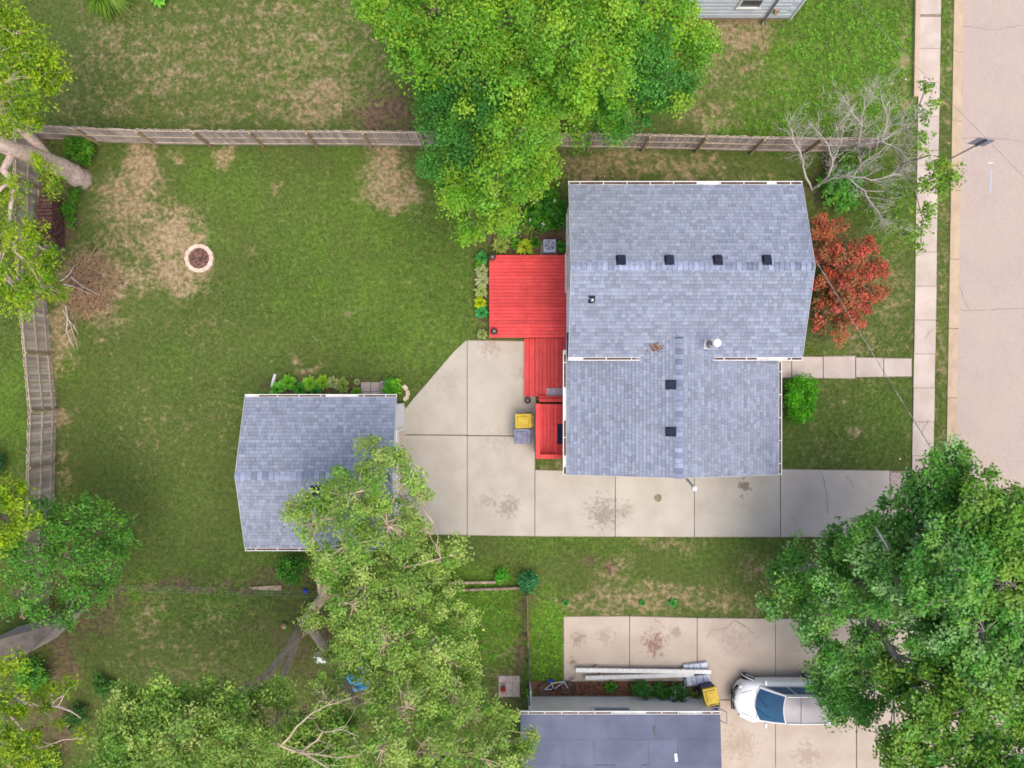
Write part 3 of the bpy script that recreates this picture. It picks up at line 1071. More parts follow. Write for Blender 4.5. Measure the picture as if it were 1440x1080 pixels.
# plumbing stack
p = on_main(832, 423)
m = MB()
m.box(p + Vector((0, .05, .03)), (.26, .3, .015), rot=Matrix.Rotation(math.atan(.334), 3, 'X'))
m.tube([p - Vector((0, 0, .05)), p + Vector((0, 0, .12))], [.1, .06], 12)
st = m.build('pipe_flashing', M['vent'], roof)
m = MB()
m.tube([p, p + Vector((0, 0, .3))], .055, 12, caps=False)
m.tube([p + Vector((0, 0, .28)), p + Vector((0, 0, .2))], .04, 12)
m.build('plumbing_pipe', M['white'], st)
# furnace flue with round cap
p = on_main(998, 484)
m = MB()
m.box(p + Vector((-.06, .0, .03)), (.34, .4, .015), rot=Matrix.Rotation(math.atan(.334), 3, 'X'))
m.tube([p - Vector((0, 0, .05)), p + Vector((0, 0, .2))], [.17, .11], 16)
m.tube([p, p + Vector((0, 0, .92))], .09, 16)
fl = m.build('flue_pipe', M['metal'], roof, smooth=False)
m = MB()
m.lathe([(.14, .84), (.165, .86), (.165, .95), (.13, 1.0), (.02, 1.03)], p, 20)
m.build('flue_cap', M['white'], fl, smooth=False)
# service mast on the driveway gable
p0 = Vector((7.0, CY0 - .14, 1.4))
m = MB()
m.tube([p0, p0 + Vector((.0, -.0, .9)), p0 + Vector((.22, -.3, 1.2)), p0 + Vector((.3, -.42, 1.28))], .05, 10)
m.box(p0 + Vector((0, .06, .4)), (.14, .1, .05))
mst = m.build('vent_pipe', M['metal'], house)
m = MB()
m.lathe([(.09, 1.2), (.11, 1.24), (.11, 1.34), (.06, 1.4)], p0 + Vector((.3, -.42, 0)), 14)
m.build('pipe_cap', M['white'], mst)
window(house, (X0 + .14, 4.75, 1.75), (-1, 0, 0), 1.5, 1.9, 'patio_door')
window(house, (X0 + .14, 6.6, 1.9), (-1, 0, 0), .9, 1.0)
window(house, (X1 - .25, 5.6, 1.8), (1, 0, 0), 1.2, 1.1)
window(house, (X1 - .25, 3.1, 1.8), (1, 0, 0), 1.2, 1.1)
window(house, (4.5, CY0 + .2, 1.6), (0, -1, 0), 1.1, 1.0)
window(house, (8.8, CY0 + .2, 1.6), (0, -1, 0), 1.1, 1.0)
EXCL.append([(X0 + .1, Y0), (X1 - .25, Y0), (X1 - .25, Y1 - .3), (X0 + .1, Y1 - .3)])
EXCL.append([(CX0 + .3, CY0 + .2), (CX1 - .3, CY0 + .2), (CX1 - .3, Y0), (CX0 + .3, Y0)])

# ---- garage
GE, GR = 2.5, 3.5
GX0, GX1, GY0, GY1 = -10.74, -4.67, -6.6, -.54
GYR = (GY0 + GY1) / 2
garage = thing('garage', 'white detached garage with grey-blue shingled gable roof facing the driveway', 'garage', (-7.7, -3.57, 0))
w = MB()
wt = .1
w.bbox(GX0 + .3, GX1 - .06, GY1 - .3 - wt, GY1 - .3, -.1, GE)
w.bbox(GX0 + .3, GX1 - .06, GY0 + .3, GY0 + .3 + wt, -.1, GE)
w.bbox(GX0 + .3, GX0 + .3 + wt, GY0 + .4, GY1 - .4, -.1, GE)
for (a, b_, z0) in ((GY1 - 1.45, GY1 - .4, -.1), (GY0 + .4, GY0 + 1.5, -.1), (GY0 + 1.5, GY1 - 1.45, 2.12)):
    w.bbox(GX1 - .06 - wt, GX1 - .06, a, b_, z0, GE)
for xx in (GX0 + .3, GX1 - .16):
    b0 = len(w.v)
    tri = [(GY0 + .3, GE), (GY1 - .3, GE), (GYR, GR - .14)]
    w.v += [(xx, y, z) for y, z in tri] + [(xx + wt, y, z) for y, z in tri]
    for q in ((0, 2, 1), (3, 4, 5), (0, 1, 4, 3), (1, 2, 5, 4), (2, 0, 3, 5)):
        w.f.append(tuple(b0 + i for i in q)); w.t.append(1.0)
w.build('wall', M['siding'], garage)
fl = MB()
fl.bbox(GX0 + .45, GX1 - .02, GY0 + .45, GY1 - .45, -.05, .043)
fl.build('floor', M['concrete_nb'], garage)
d = MB()
for k in range(5):
    d.bbox(GX1 - .30, GX1 - .26, GY0 + 1.52, GY1 - 1.47, .06 + k * .42, .06 + k * .42 + .405)
d.build('garage_door', M['white'], garage, bevel=.01)
t = MB()
t.bbox(GX1 - .058, GX1 - .02, GY1 - 1.45, GY1 - 1.33, 0, 2.2)
t.bbox(GX1 - .058, GX1 - .02, GY0 + 1.38, GY0 + 1.5, 0, 2.2)
t.bbox(GX1 - .058, GX1 - .016, GY0 + 1.5, GY1 - 1.45, 2.05, 2.2)
t.build('door_trim', M['white'], garage)
groof = gable_slabs('roof', garage, ((GX0, GY0, GE), (GX1, GY0, GE)), ((GX0, GYR, GR), (GX1, GYR, GR)), ((GX0, GY1, GE), (GX1, GY1, GE)))
sh = MB()
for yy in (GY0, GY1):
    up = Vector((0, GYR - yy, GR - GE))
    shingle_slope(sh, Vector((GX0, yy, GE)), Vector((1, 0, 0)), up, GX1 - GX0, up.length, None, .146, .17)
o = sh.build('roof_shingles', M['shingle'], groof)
o['kind'] = 'stuff'
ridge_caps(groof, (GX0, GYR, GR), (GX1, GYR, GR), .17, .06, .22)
for xx in (GX0 - .012, GX1 + .012):
    for yy in (GY0, GY1):
        m = MB()
        m.bar((xx, yy, GE - .035), (xx, GYR, GR - .035), .022, .12)
        m.build('rake_trim', M['trim'], garage)
gutter(garage, (GX0 - .02, GY1 + .005, GE), (GX1 + .02, GY1 + .005, GE), (0, 1, 0))
gutter(garage, (GX0 - .02, GY0 - .005, GE), (GX1 + .02, GY0 - .005, GE), (0, -1, 0))
gz = lambda y: GE + (GR - GE) * (1 - abs(y - GYR) / (GYR - GY0))
pv = P(443, 690, 3.4)
box_vent(groof, (pv.x, pv.y, gz(pv.y)), (0, -3.03, -1), (1, 0, 0))
EXCL.append([(GX0 + .3, GY0 + .3), (GX1, GY0 + .3), (GX1, GY1 - .3), (GX0 + .3, GY1 - .3)])

# ---- flat-roofed neighbour at the bottom
NE = 2.6
nx0, nx1, ny1, ny0 = .34, 8.36, -13.27, -21.5
nb = thing('neighbour_house', 'low house with flat slate-blue roll roof and cream wall beside the car', 'house', (4.4, -17, 0))
w = MB()
w.bbox(.78, 8.30, ny0 + .4, -13.69, -.1, NE - .04)
w.build('wall', M['stucco'], nb)
M['rollroof'] = mat('roll_roofing', s2l(116, 121, 143), s2l(102, 106, 128), .8, 90, .14, .9, .2, objrand=.09, big=.1)
rf = MB()
nyr = (ny0 + ny1) / 2
zr = NE + .35
ends = ((nx0, ny1, NE), (nx1, ny1, NE))
rf = gable_slabs('roof', nb, ends, ((nx0, nyr, zr), (nx1, nyr, zr)), ((nx0, ny0, NE), (nx1, ny0, NE)), .1)
rf.data.materials[0] = M['rollroof']
# roll-roofing sheets, each lapped over the next
slope = (zr - NE) / (ny1 - nyr)
for r in range(5):
    ya = ny1 - .005 - r * .95
    yb = max(ya - .985, nyr)
    x = nx0 + .005
    k = 0
    while x < nx1 - .05:
        wd = random.uniform(.95, 2.3)
        xe = min(x + wd, nx1 - .005)
        if nx1 - xe < .5:
            xe = nx1 - .005
        zt = .008 + .004 * (r % 2) + .002 * (k % 2) + .002 * r
        za, zb = NE + (ny1 - ya) * slope, NE + (ny1 - yb) * slope
        s = MB()
        top = [(x, ya, za + zt), (x, yb, zb + zt), (xe, yb, zb + zt), (xe, ya, za + zt)]
        lo = [(p_[0], p_[1], p_[2] - zt + .001) for p_ in top]
        s.poly(top); s.poly(lo[::-1])
        for i in range(4):
            j = (i + 1) % 4
            s.poly([lo[i], lo[j], top[j], top[i]])
        s.build('roofing_sheet', M['rollroof'], rf)
        x = xe + .012
        k += 1
gutter(nb, (nx0 - .02, ny1 + .004, NE + .01), (nx1 + .0, ny1 + .004, NE + .01), (0, 1, 0), w=.13, hang=.65)
c = P(862, 1000, 1.7)
window(nb, (c.x, -13.69, 1.62), (0, 1, 0), 1.5, .75)
f = MB()
f.bbox(.76, 8.32, ny0 + .38, -13.672, -.1, .12)
f.build('foundation', M['foundation'], nb)
m = MB()
m.bbox(.70, .84, -13.68, -13.56, 0, NE - .1)
m.build('downspout', M['white'], nb)
m = MB()
pz = NE + .2
q = P(951, 1066, pz)
m.box((q.x, q.y, NE + (ny1 - q.y) * slope + .026), (.11, .32, .012), rz=.1)
m.build('roof_patch', M['white'], nb)
m = MB()
q = P(921, 1030, pz)
m.box((q.x, q.y, NE + (ny1 - q.y) * slope + .026), (.03, .38, .012), rz=.05)
m.build('tar_seam', M['iron'], nb)
EXCL.append([(.7, -30), (8.4, -30), (8.4, -13.6), (.7, -13.6)])

# ---- white house at the top edge
NT = thing('neighbour_house', 'pale blue-white sided house at the top edge beyond the fence', 'house', (6.5, 20.5, 0))
ty, tx1, tx0 = 15.92, 12.15, 5.4
f = MB()
f.bbox(tx0 + .05, tx1 - .12, ty + .06, 25, -.1, .28)
f.build('foundation', M['foundation'], NT)
w = MB()
w.bbox(tx0, tx1 - .02, ty + .03, 25.05, .281, 3.0)
b0 = len(w.v)
for xx in (tx0 + .02, tx1 - .06):
    b0 = len(w.v)
    tri = [(ty + .03, 3.0), (25.05, 3.0), (20.5, 5.2)]
    w.v += [(xx, y, z) for y, z in tri] + [(xx + .03, y, z) for y, z in tri]
    for q in ((0, 2, 1), (3, 4, 5), (0, 1, 4, 3), (1, 2, 5, 4), (2, 0, 3, 5)):
        w.f.append(tuple(b0 + i for i in q)); w.t.append(1.0)
wl = w.build('wall', M['siding_blue'], NT)
me_s = MB()
me_s.box((0, 0, 0), (.60, .022, .275), rot=Matrix.Rotation(.05, 3, 'X'))
me_s = me_s.mesh('siding_board', M['siding_blue'])
for r in range(10):
    for k in range(12):
        x = tx0 + .32 + k * .605 - (.3 if r % 2 else 0)
        if x < tx0 + .25 or x > tx1 - .25:
            continue
        piece('siding_board', me_s, wl, (x, ty + .018, .42 + r * .262))
window(NT, (P(1056, 5, 1.5).x, ty - .004, 1.78), (0, -1, 0), .85, 1.2)
m = MB()
dx = 11.0
m.tube([(dx, ty - .05, .1), (dx, ty - .05, 2.9)], .045, 8)
m.tube([(dx, ty - .05, .12), (dx - .02, ty - .2, .04)], .045, 8)
m.build('downspout', M['metal'], NT)
m = MB()
m.box((11.25, ty - .06, .95), (.2, .12, .24))
m.box((11.25, ty - .14, .9), (.12, .06, .12))
m.build('meter_box', M['foundation'], NT, bevel=.01)
m = MB()
m.bbox(tx1 - .04, tx1 + .03, ty - .03, ty + .08, .22, 3.0)
m.build('corner_trim', M['white'], NT)
rt = gable_slabs('roof', NT, ((tx0 - .2, ty - .1, 2.98), (tx1 + .25, ty - .1, 2.98)), ((tx0 - .2, 20.5, 5.25), (tx1 + .25, 20.5, 5.25)), ((tx0 - .2, 25.3, 2.98), (tx1 + .25, 25.3, 2.98)))
EXCL.append([(tx0, ty), (tx1, ty), (tx1, 26), (tx0, 26)])

# ---- shed in the lower-left corner
shed = thing('garden_shed', 'brown garden shed with worn grey roof in the lower left corner', 'shed', (-22.0, -11.6, 0))
a, b_, c_, d_ = P(86, 874, 2.2), P(34, 922, 2.2), P(-60, 985, 2.2), P(-10, 880, 2.2)
M['shed_roof'] = mat('worn_grey_roofing', s2l(128, 118, 108), s2l(104, 96, 90), 3, 60, .3, .95, .4)
m = MB()
top = [Vector((a.x, a.y, 2.2)), Vector((a.x - 1.5, a.y - 1.45, 2.2)), Vector((a.x - 4.6, a.y - 2.5, 2.45)), Vector((a.x - 3.4, a.y - .95, 2.45))]
n = (top[1] - top[0]).cross(top[3] - top[0])
if n.z < 0:
    top = top[::-1]
lo = [p - Vector((0, 0, .1)) for p in top]
m.poly(top); m.poly(lo[::-1])
for i in range(4):
    j = (i + 1) % 4
    m.poly([lo[i], lo[j], top[j], top[i]])
m.build('roof', M['shed_roof'], shed)
cs = sum((Vector(p) for p in top), Vector()) / 4
wp = [cs + (p - cs) * .9 for p in top]
m = MB()
m.prism([(p.x, p.y) for p in wp], -.05, 2.13)
m.build('wall', M['fence_red'], shed)
EXCL.append([(p.x, p.y) for p in wp])

# ------------------------------------------------------------------ red deck
deck = thing('deck', 'bright red wooden deck with lower walkway, steps and railed landing', 'deck', (1.0, 2.0, 0))
DZ = .5
dx0, dx1, dy0, dy1 = -.98, X0 + .12, 2.0, 5.58
nb_ = 24
pitch = (dy1 - dy0) / nb_
pl = MB(); pl.box((0, 0, 0), (dx1 - dx0, pitch - .012, .032)); pl = pl.mesh('plank', M['deck'])
for i in range(nb_):
    piece('plank', pl, deck, ((dx0 + dx1) / 2 + random.uniform(-.006, .006), dy0 + pitch * (i + .5), DZ - .016 + random.uniform(-.005, .003)))
f = MB()
f.bbox(dx0 + .03, dx1, dy0 + .03, dy0 + .07, .04, DZ - .034)
f.bbox(dx0 + .03, dx1, dy1 - .07, dy1 - .03, .04, DZ - .034)
f.bbox(dx0 + .03, dx0 + .07, dy0 + .071, dy1 - .071, .04, DZ - .034)
for k in range(5):
    x = dx0 + .5 + k * .6
    f.bbox(x, x + .05, dy0 + .071, dy1 - .071, .2, DZ - .034)
f.build('fascia', M['deck'], deck)
# walkway with two long steps down to the concrete
WZ = .35
wx0, wx1, wy0, wy1 = 1.0, X0 + .3, -.56, 1.985
nb2 = 9
pt2 = (wx1 - wx0) / nb2
pl2 = MB(); pl2.box((0, 0, 0), (pt2 - .012, wy1 - wy0, .032)); pl2 = pl2.mesh('plank', M['deck'])
for i in range(nb2):
    piece('plank', pl2, deck, (wx0 + pt2 * (i + .5), (wy0 + wy1) / 2, WZ - .016 + random.uniform(-.002, .002)))
for (xa, xb, z) in ((.53, .75, .16), (.765, .985, .26)):
    hw = (xb - xa) / 2
    pm = boxmesh('step_board', (hw - .01, wy1 - wy0 - .02, .032), M['deck'])
    for k in range(2):
        piece('step_board', pm, deck, (xa + hw * (k + .5), (wy0 + wy1) / 2 + .01, z - .016))
    r_ = MB()
    r_.bbox(xa + .02, xa + .05, wy0 + .02, wy1 - .02, .04, z - .034)
    r_.build('riser', M['deck'], deck)
r_ = MB()
r_.bbox(wx0 + .01, wx0 + .04, wy0 + .02, wy1 - .02, .04, WZ - .034)
r_.bbox(wx0 + .05, wx1, wy0 + .02, wy0 + .05, .04, WZ - .034)
r_.build('fascia', M['deck'], deck)
# landing
LZ = .8
lx0, lx1, ly0, ly1 = 1.03, CX0 + .35, -3.05, -.86
nb3 = 10
pt3 = (lx1 - lx0) / nb3
pl3 = MB(); pl3.box((0, 0, 0), (pt3 - .012, ly1 - ly0, .032)); pl3 = pl3.mesh('plank', M['deck'])
for i in range(nb3):
    piece('plank', pl3, deck, (lx0 + pt3 * (i + .5), (ly0 + ly1) / 2, LZ - .016 + random.uniform(-.002, .002)))
tm = boxmesh('tread', (lx1 - lx0 - .12, .14, .032), M['deck'])
piece('tread', tm, deck, ((lx0 + lx1) / 2 + .07, -.70, .66))
piece('tread', tm, deck, ((lx0 + lx1) / 2 + .07, -.58, .51))
f = MB()
f.bbox(lx0 + .01, lx0 + .05, ly0 + .02, ly1, .04, LZ - .034)
f.bbox(lx0 + .051, lx1, ly0 + .01, ly0 + .05, .04, LZ - .034)
f.bbox(lx0 + .06, lx1, -.66, -.64, .36, .64)
f.build('skirt', M['deck'], deck)
# railing
TZ = 1.72
rl = MB()
rl.bbox(lx0 - .05, lx0 + .13, ly0 - .05, ly1 + .05, TZ - .04, TZ)
rl.bbox(lx0 + .131, lx1 - .1, ly0 - .05, ly0 + .13, TZ - .042, TZ - .002)
rl.bbox(lx0 + .02, lx0 + .06, ly0 + .05, ly1, LZ + .08, LZ + .16)
rl.bbox(lx0 + .061, lx1 - .1, ly0 + .02, ly0 + .06, LZ + .08, LZ + .16)
rl.build('railing', M['deck'], deck, bevel=.01)
for (x, y) in ((lx0 + .04, ly0 + .04), (lx0 + .04, ly1 - .02), (lx1 - .25, ly0 + .04)):
    m = MB(); m.bbox(x - .045, x + .045, y - .045, y + .045, LZ, TZ - .042)
    m.build('railing_post', M['deck'], deck)
bl = boxmesh('baluster', (.035, .035, TZ - LZ - .12), M['deck'])
for k in range(14):
    piece('baluster', bl, deck, (lx0 + .085, ly0 + .2 + k * .145, (TZ + LZ) / 2 - .02))
for k in range(8):
    piece('baluster', bl, deck, (lx0 + .2 + k * .12, ly0 + .085, (TZ + LZ) / 2 - .02))
EXCL.append([(dx0, dy0), (dx1, dy0), (dx1, dy1), (dx0, dy1)])
EXCL.append([(.5, -.6), (2.5, -.6), (2.5, 2.0), (.5, 2.0)])
EXCL.append([(lx0, ly0), (lx1, ly0), (lx1, ly1), (lx0, ly1)])
# doormat and grey step pallet
q = P(790, 610, LZ)
m = MB(); m.bbox(q.x - .19, q.x + .3, q.y - .44, q.y + .42, LZ + .003, LZ + .018)
tag(m.build('doormat', M['mat_rubber'], bevel=.004, org=(q.x, q.y, LZ)), 'dark navy doormat on the red landing', 'doormat')
q = P(780, 552, WZ)
pal = thing('slatted_board', 'small grey slatted board lying on the red walkway', 'board', (q.x, q.y, WZ))
pm = boxmesh('slat', (.135, .40, .03), M['pallet'])
for k in range(5):
    piece('slat', pm, pal, (q.x - .29 + k * .145, q.y, WZ + .04))
m = MB()
for dy in (-.14, .14):
    m.bbox(q.x - .36, q.x + .36, q.y + dy - .03, q.y + dy + .03, WZ + .001, WZ + .0245)
m.build('batten', M['pallet'], pal)


# ------------------------------------------------------------------ foliage
def leaf_quads(c, size, up_bias=1.0, aspect=.62, fold=.12, upv=None):
    """one folded leaf per row of c; returns (4n,3) verts"""
    n = len(c)
    nr = rng.normal(size=(n, 3))
    nr[:, 2] += up_bias * 1.6
    if upv is not None:
        nr += upv
    nr /= np.linalg.norm(nr, axis=1, keepdims=True)
    t = rng.normal(size=(n, 3))
    u = t - nr * np.sum(t * nr, 1, keepdims=True)
    u /= np.linalg.norm(u, axis=1, keepdims=True) + 1e-9
    v = np.cross(nr, u)
    L = (size * rng.uniform(.55, 1.35, n))[:, None]
    W = L * aspect
    a = c - u * L * .5
    b = c + v * W * .5 + nr * L * fold
    d = c - v * W * .5 + nr * L * fold
    e = c + u * L * .5
    return np.stack([a, d, e, b], 1).reshape(-1, 3)


def crown_points(lobes, clump_r, per_clump, density, shell=.5, flat=.75):
    """lobes: (centre Vector, rx, ry, rz); returns leaf centres, clump id, clump centres with lobe id"""
    C, K, CC, CL, OUT = [], [], [], [], []
    kid = 0
    for li, (c, rx, ry, rz) in enumerate(lobes):
        area = 4 * math.pi * ((rx * ry) ** .8 + (rx * rz) ** .8 + (ry * rz) ** .8) / 3
        n = max(3, int(area * density))
        d = rng.normal(size=(n, 3))
        d /= np.linalg.norm(d, axis=1, keepdims=True)
        d[:, 2] = np.abs(d[:, 2]) * np.where(rng.random(n) < .72, 1, -1)
        r = shell + (1 - shell) * rng.random(n) ** .6
        r *= rng.uniform(.85, 1.12, n)
        cc = np.array(c) + d * r[:, None] * np.array((rx, ry, rz))
        for q in cc:
            m = max(4, int(per_clump * rng.uniform(.5, 1.4)))
            cr = clump_r * rng.uniform(.6, 1.35)
            g = rng.normal(size=(m, 3))
            g /= np.linalg.norm(g, axis=1, keepdims=True)
            g[:, 2] = np.abs(g[:, 2]) * flat - .12
            o_ = g * 1.1
            g = g * cr * (rng.random((m, 1)) ** .45) * rng.uniform(.8, 1.2, (m, 1))
            g[:, :2] *= 1.08
            C.append(q + g)
            OUT.append(o_)
            K.append(np.full(m, kid))
            CC.append(q); CL.append(li)
            kid += 1
    return np.concatenate(C), np.concatenate(K), np.array(CC), np.array(CL), np.concatenate(OUT)


def palette_colors(K, pal, jit=.1, clump_j=.22):
    """every clump takes a colour of the palette; every leaf strays a little from it"""
    pal = np.array(pal)
    nk = K.max() + 1
    pc = pal[rng.integers(0, len(pal), nk)] * rng.uniform(1 - clump_j, 1 + clump_j, (nk, 1))
    c = pc[K] * rng.uniform(1 - jit, 1 + jit, (len(K), 1))
    alt = pal[rng.integers(0, len(pal), len(K))]
    k = (rng.random(len(K)) < .3)[:, None] * .45
    c = c * (1 - k) + alt * k
    c *= 1 + rng.normal(size=c.shape) * .05
    return np.clip(c, .004, .9)


def bend(a, b, k=4, sag=.12, wob=.06):
    a, b = Vector(a), Vector(b)
    L = (b - a).length
    out = []
    off = Vector((random.uniform(-1, 1), random.uniform(-1, 1), random.uniform(-.2, 1))) * L * sag
    for i in range(k + 1):
        t = i / k
        p = a.lerp(b, t) + off * math.sin(math.pi * t)
        if 0 < i < k:
            p += Vector((random.uniform(-1, 1), random.uniform(-1, 1), random.uniform(-1, 1))) * L * wob
        out.append(p)
    return out


def foliage(root, lobes, pal, size, clump_r, per_clump, density, name='crown', shell=.5, up=1.0, aspect=.62, mat_='leaf', flat=.75, jit=.1, clump_j=.22, alt=None):
    C, K, CC, CL, OUT = crown_points(lobes, clump_r, per_clump, density, shell, flat)
    V = leaf_quads(C, np.full(len(C), size), up * 1.0, aspect, upv=OUT)
    F = np.arange(len(V)).reshape(-1, 4)
    cols = palette_colors(K, pal, jit, clump_j)
    if alt:
        c2 = palette_colors(K, alt[0], jit, clump_j)
        pick = np.array(alt[1])[CL] & (rng.random(len(CL)) < .8)
        cols = np.where(pick[K][:, None], c2, cols)
    cols = np.repeat(cols, 4, axis=0)
    o = np_mesh(name, V, F, M[mat_], cols, parent=root)
    return o, CC, CL


def tree(name, label, base, stems, lobes, pal, size=.15, clump_r=.38, per_clump=34, density=2.6, bark='bark', r0=.22, shell=.45,
         group=None, cat='tree', twig=.011, up=1.0, aspect=.62, twig_share=.5, pal2=None, zj=0.0, lr=1.0):
    """stems: list of polylines (first starts at the base); lobes: (px, py, z, r[, rz])"""
    root = thing(name, label, cat, tuple(base), group)
    hubs = []
    for si, st in enumerate(stems):
        m = MB()
        n = len(st)
        rs = r0 if si == 0 else r0 * .62
        if isinstance(st[0], tuple) and isinstance(st[0][0], (int, float)) and len(st[0]) == 4:
            rad = [p[3] for p in st]; pts = [P(p[0], p[1], p[2]) for p in st]
        else:
            pts = [Vector(p) for p in st]
            rad = [rs * (1 - .72 * i / (n - 1)) for i in range(n)]
        # refine the polyline
        pp, rr = [], []
        for i in range(n - 1):
            for k in range(4):
                t = k / 4
                j = 0 if (i == 0 and k == 0) else rad[i] * .12
                pp.append(pts[i].lerp(pts[i + 1], t) + Vector((random.uniform(-j, j), random.uniform(-j, j), 0)))
                rr.append(rad[i] * (1 - t) + rad[i + 1] * t)
        pp.append(pts[-1]); rr.append(rad[-1])
        if si == 0 and pts[0].z < .1:
            pp[0] = pp[0] - Vector((0, 0, .1)); rr[0] *= 1.35
        m.tube(pp, rr, 10)
        m.build('trunk' if si == 0 else 'stem', M[bark], root, smooth=True)
        for p_, r_ in list(zip(pp, rr))[len(pp) // 3:]:
            hubs.append((p_, r_))
    L = []
    for lb in lobes:
        px, py, z, r = lb[:4]
        rz = lb[4] if len(lb) > 4 else r * .75
        c = P(px, py, z + random.uniform(-zj, zj))
        L.append((c, r * lr, r * lr, rz))
    if pal2:
        sel = [bool(pal2[1](lb[0], lb[1])) for lb in lobes]
    crown, CC, CL = foliage(root, L, pal, size, clump_r, per_clump, density, shell=shell, up=up, aspect=aspect,
                            alt=(pal2[0], sel) if pal2 else None)
    for li, (c, rx, ry, rz) in enumerate(L):
        hp, hr = min(hubs, key=lambda h: (h[0] - c).length + max(0, h[0].z - c.z + .3) * 2)
        m = MB()
        rb = min(hr * .6, .03 + .03 * rx)
        pts = bend(hp, c + Vector((0, 0, rz * .45)), 5, .1, .04)
        m.tube(pts, [rb * (1 - .65 * i / 5) for i in range(6)], 6, caps=False)
        idx = np.where(CL == li)[0]
        for q in idx:
            if random.random() < twig_share:
                s = random.choice(pts[3:])
                m.tube(bend(s, CC[q], 2, .1, .05), [twig * 1.6, twig, twig * .5], 3, caps=False)
        m.build('branch', M[bark], root)
    return root


G_MAPLE = [s2l(142, 200, 50), s2l(120, 186, 44), s2l(166, 208, 64), s2l(104, 168, 42), s2l(130, 194, 60), s2l(156, 200, 50)]
G_YELLOW = [s2l(162, 196, 28), s2l(140, 182, 28), s2l(178, 206, 46), s2l(112, 160, 30)]
G_DEEP = [s2l(88, 160, 54), s2l(110, 178, 64), s2l(76, 142, 52), s2l(128, 188, 66)]
G_ASH = [s2l(168, 202, 92), s2l(144, 188, 78), s2l(190, 212, 120), s2l(120, 172, 66), s2l(156, 192, 92)]
G_POPLAR = [s2l(96, 168, 62), s2l(118, 186, 72), s2l(80, 146, 58), s2l(142, 196, 86), s2l(158, 204, 132)]
G_LIME = [s2l(128, 172, 54), s2l(148, 184, 66), s2l(108, 156, 46)]

# big maple behind the fence
tree('maple_tree', 'large bright yellow-green maple overhanging the wooden fence behind the deck', (1.2, 11.9, 0),
     [[(1.2, 11.9, 0), (1.1, 11.8, 2.2), (1.3, 11.7, 4.2), (1.4, 12.2, 6.8)], [(1.1, 11.8, 2.2), (-.4, 10.6, 4.2), (-.9, 8.6, 5.0)], [(1.2, 11.8, 3.0), (3.2, 12.0, 5.0), (4.0, 12.0, 6.4)],
      [(1.1, 11.8, 2.4), (-1.6, 12.0, 5.0), (-2.6, 12.6, 6.2)]],
     [(548, 12, 7, 1.1), (610, 25, 8, 1.4), (560, 55, 5.5, .9), (592, 82, 7, 1.2), (585, 45, 6.5, 1.1), (625, 130, 6.3, 1.15), (612, 160, 5.2, .7), (660, 60, 8.5, 1.5), (680, 120, 7.4, 1.4),
      (655, 175, 6, 1.1), (718, 40, 9, 1.5), (740, 95, 9, 1.5), (800, 75, 9.5, 1.4), (765, 150, 8, 1.3), (715, 160, 7.2, 1.2), (835, 105, 9, 1.3), (850, 45, 9, 1.4), (900, 92, 8, 1.3), (915, 30, 8, 1.4), (955, 45, 7.5, 1.2),
      (985, 60, 6.5, .7), (880, 150, 7, 1.0), (838, 160, 7, .95), (945, 118, 6.5, 1.05), (820, 180, 6, .55), (862, 185, 6, .5), (960, 85, 6.5, .9), (915, 145, 6, .8),
      (635, 235, 5.3, 1.0), (690, 210, 6.5, 1.25), (735, 190, 7.5, 1.25), (758, 222, 6, .95), (700, 265, 5.6, 1.25), (652, 285, 5, 1.0), (695, 305, 4.6, 1.0), (738, 258, 5.2, .8), (668, 322, 4.4, .6), (715, 312, 4.3, .55), (615, 235, 5, .6),
      (700, -60, 9, 2), (820, -40, 9.5, 1.9), (910, -50, 8, 1.8), (600, -50, 7, 1.6), (520, -10, 6.5, .8), (640, 90, 5.0, 1.8, .7), (740, 110, 5.5, 2.0, .7), (840, 90, 5.5, 2.0, .7), (900, 70, 5.0, 1.6, .6), (690, 200, 4.2, 1.4, .6), (690, 275, 3.4, 1.0, .5), (760, 40, 5.5, 2.0, .7), (650, 30, 5, 1.8, .7), (870, 20, 5.5, 1.8, .7)],
     G_MAPLE, .108, .44, 125, 2.0, r0=.32, shell=.55, zj=.6, lr=.88, pal2=([s2l(82, 156, 58), s2l(98, 168, 62), s2l(72, 138, 48)], lambda x, y: (x > 850 and y > 85) or (560 < x < 700 and 100 < y < 245)))

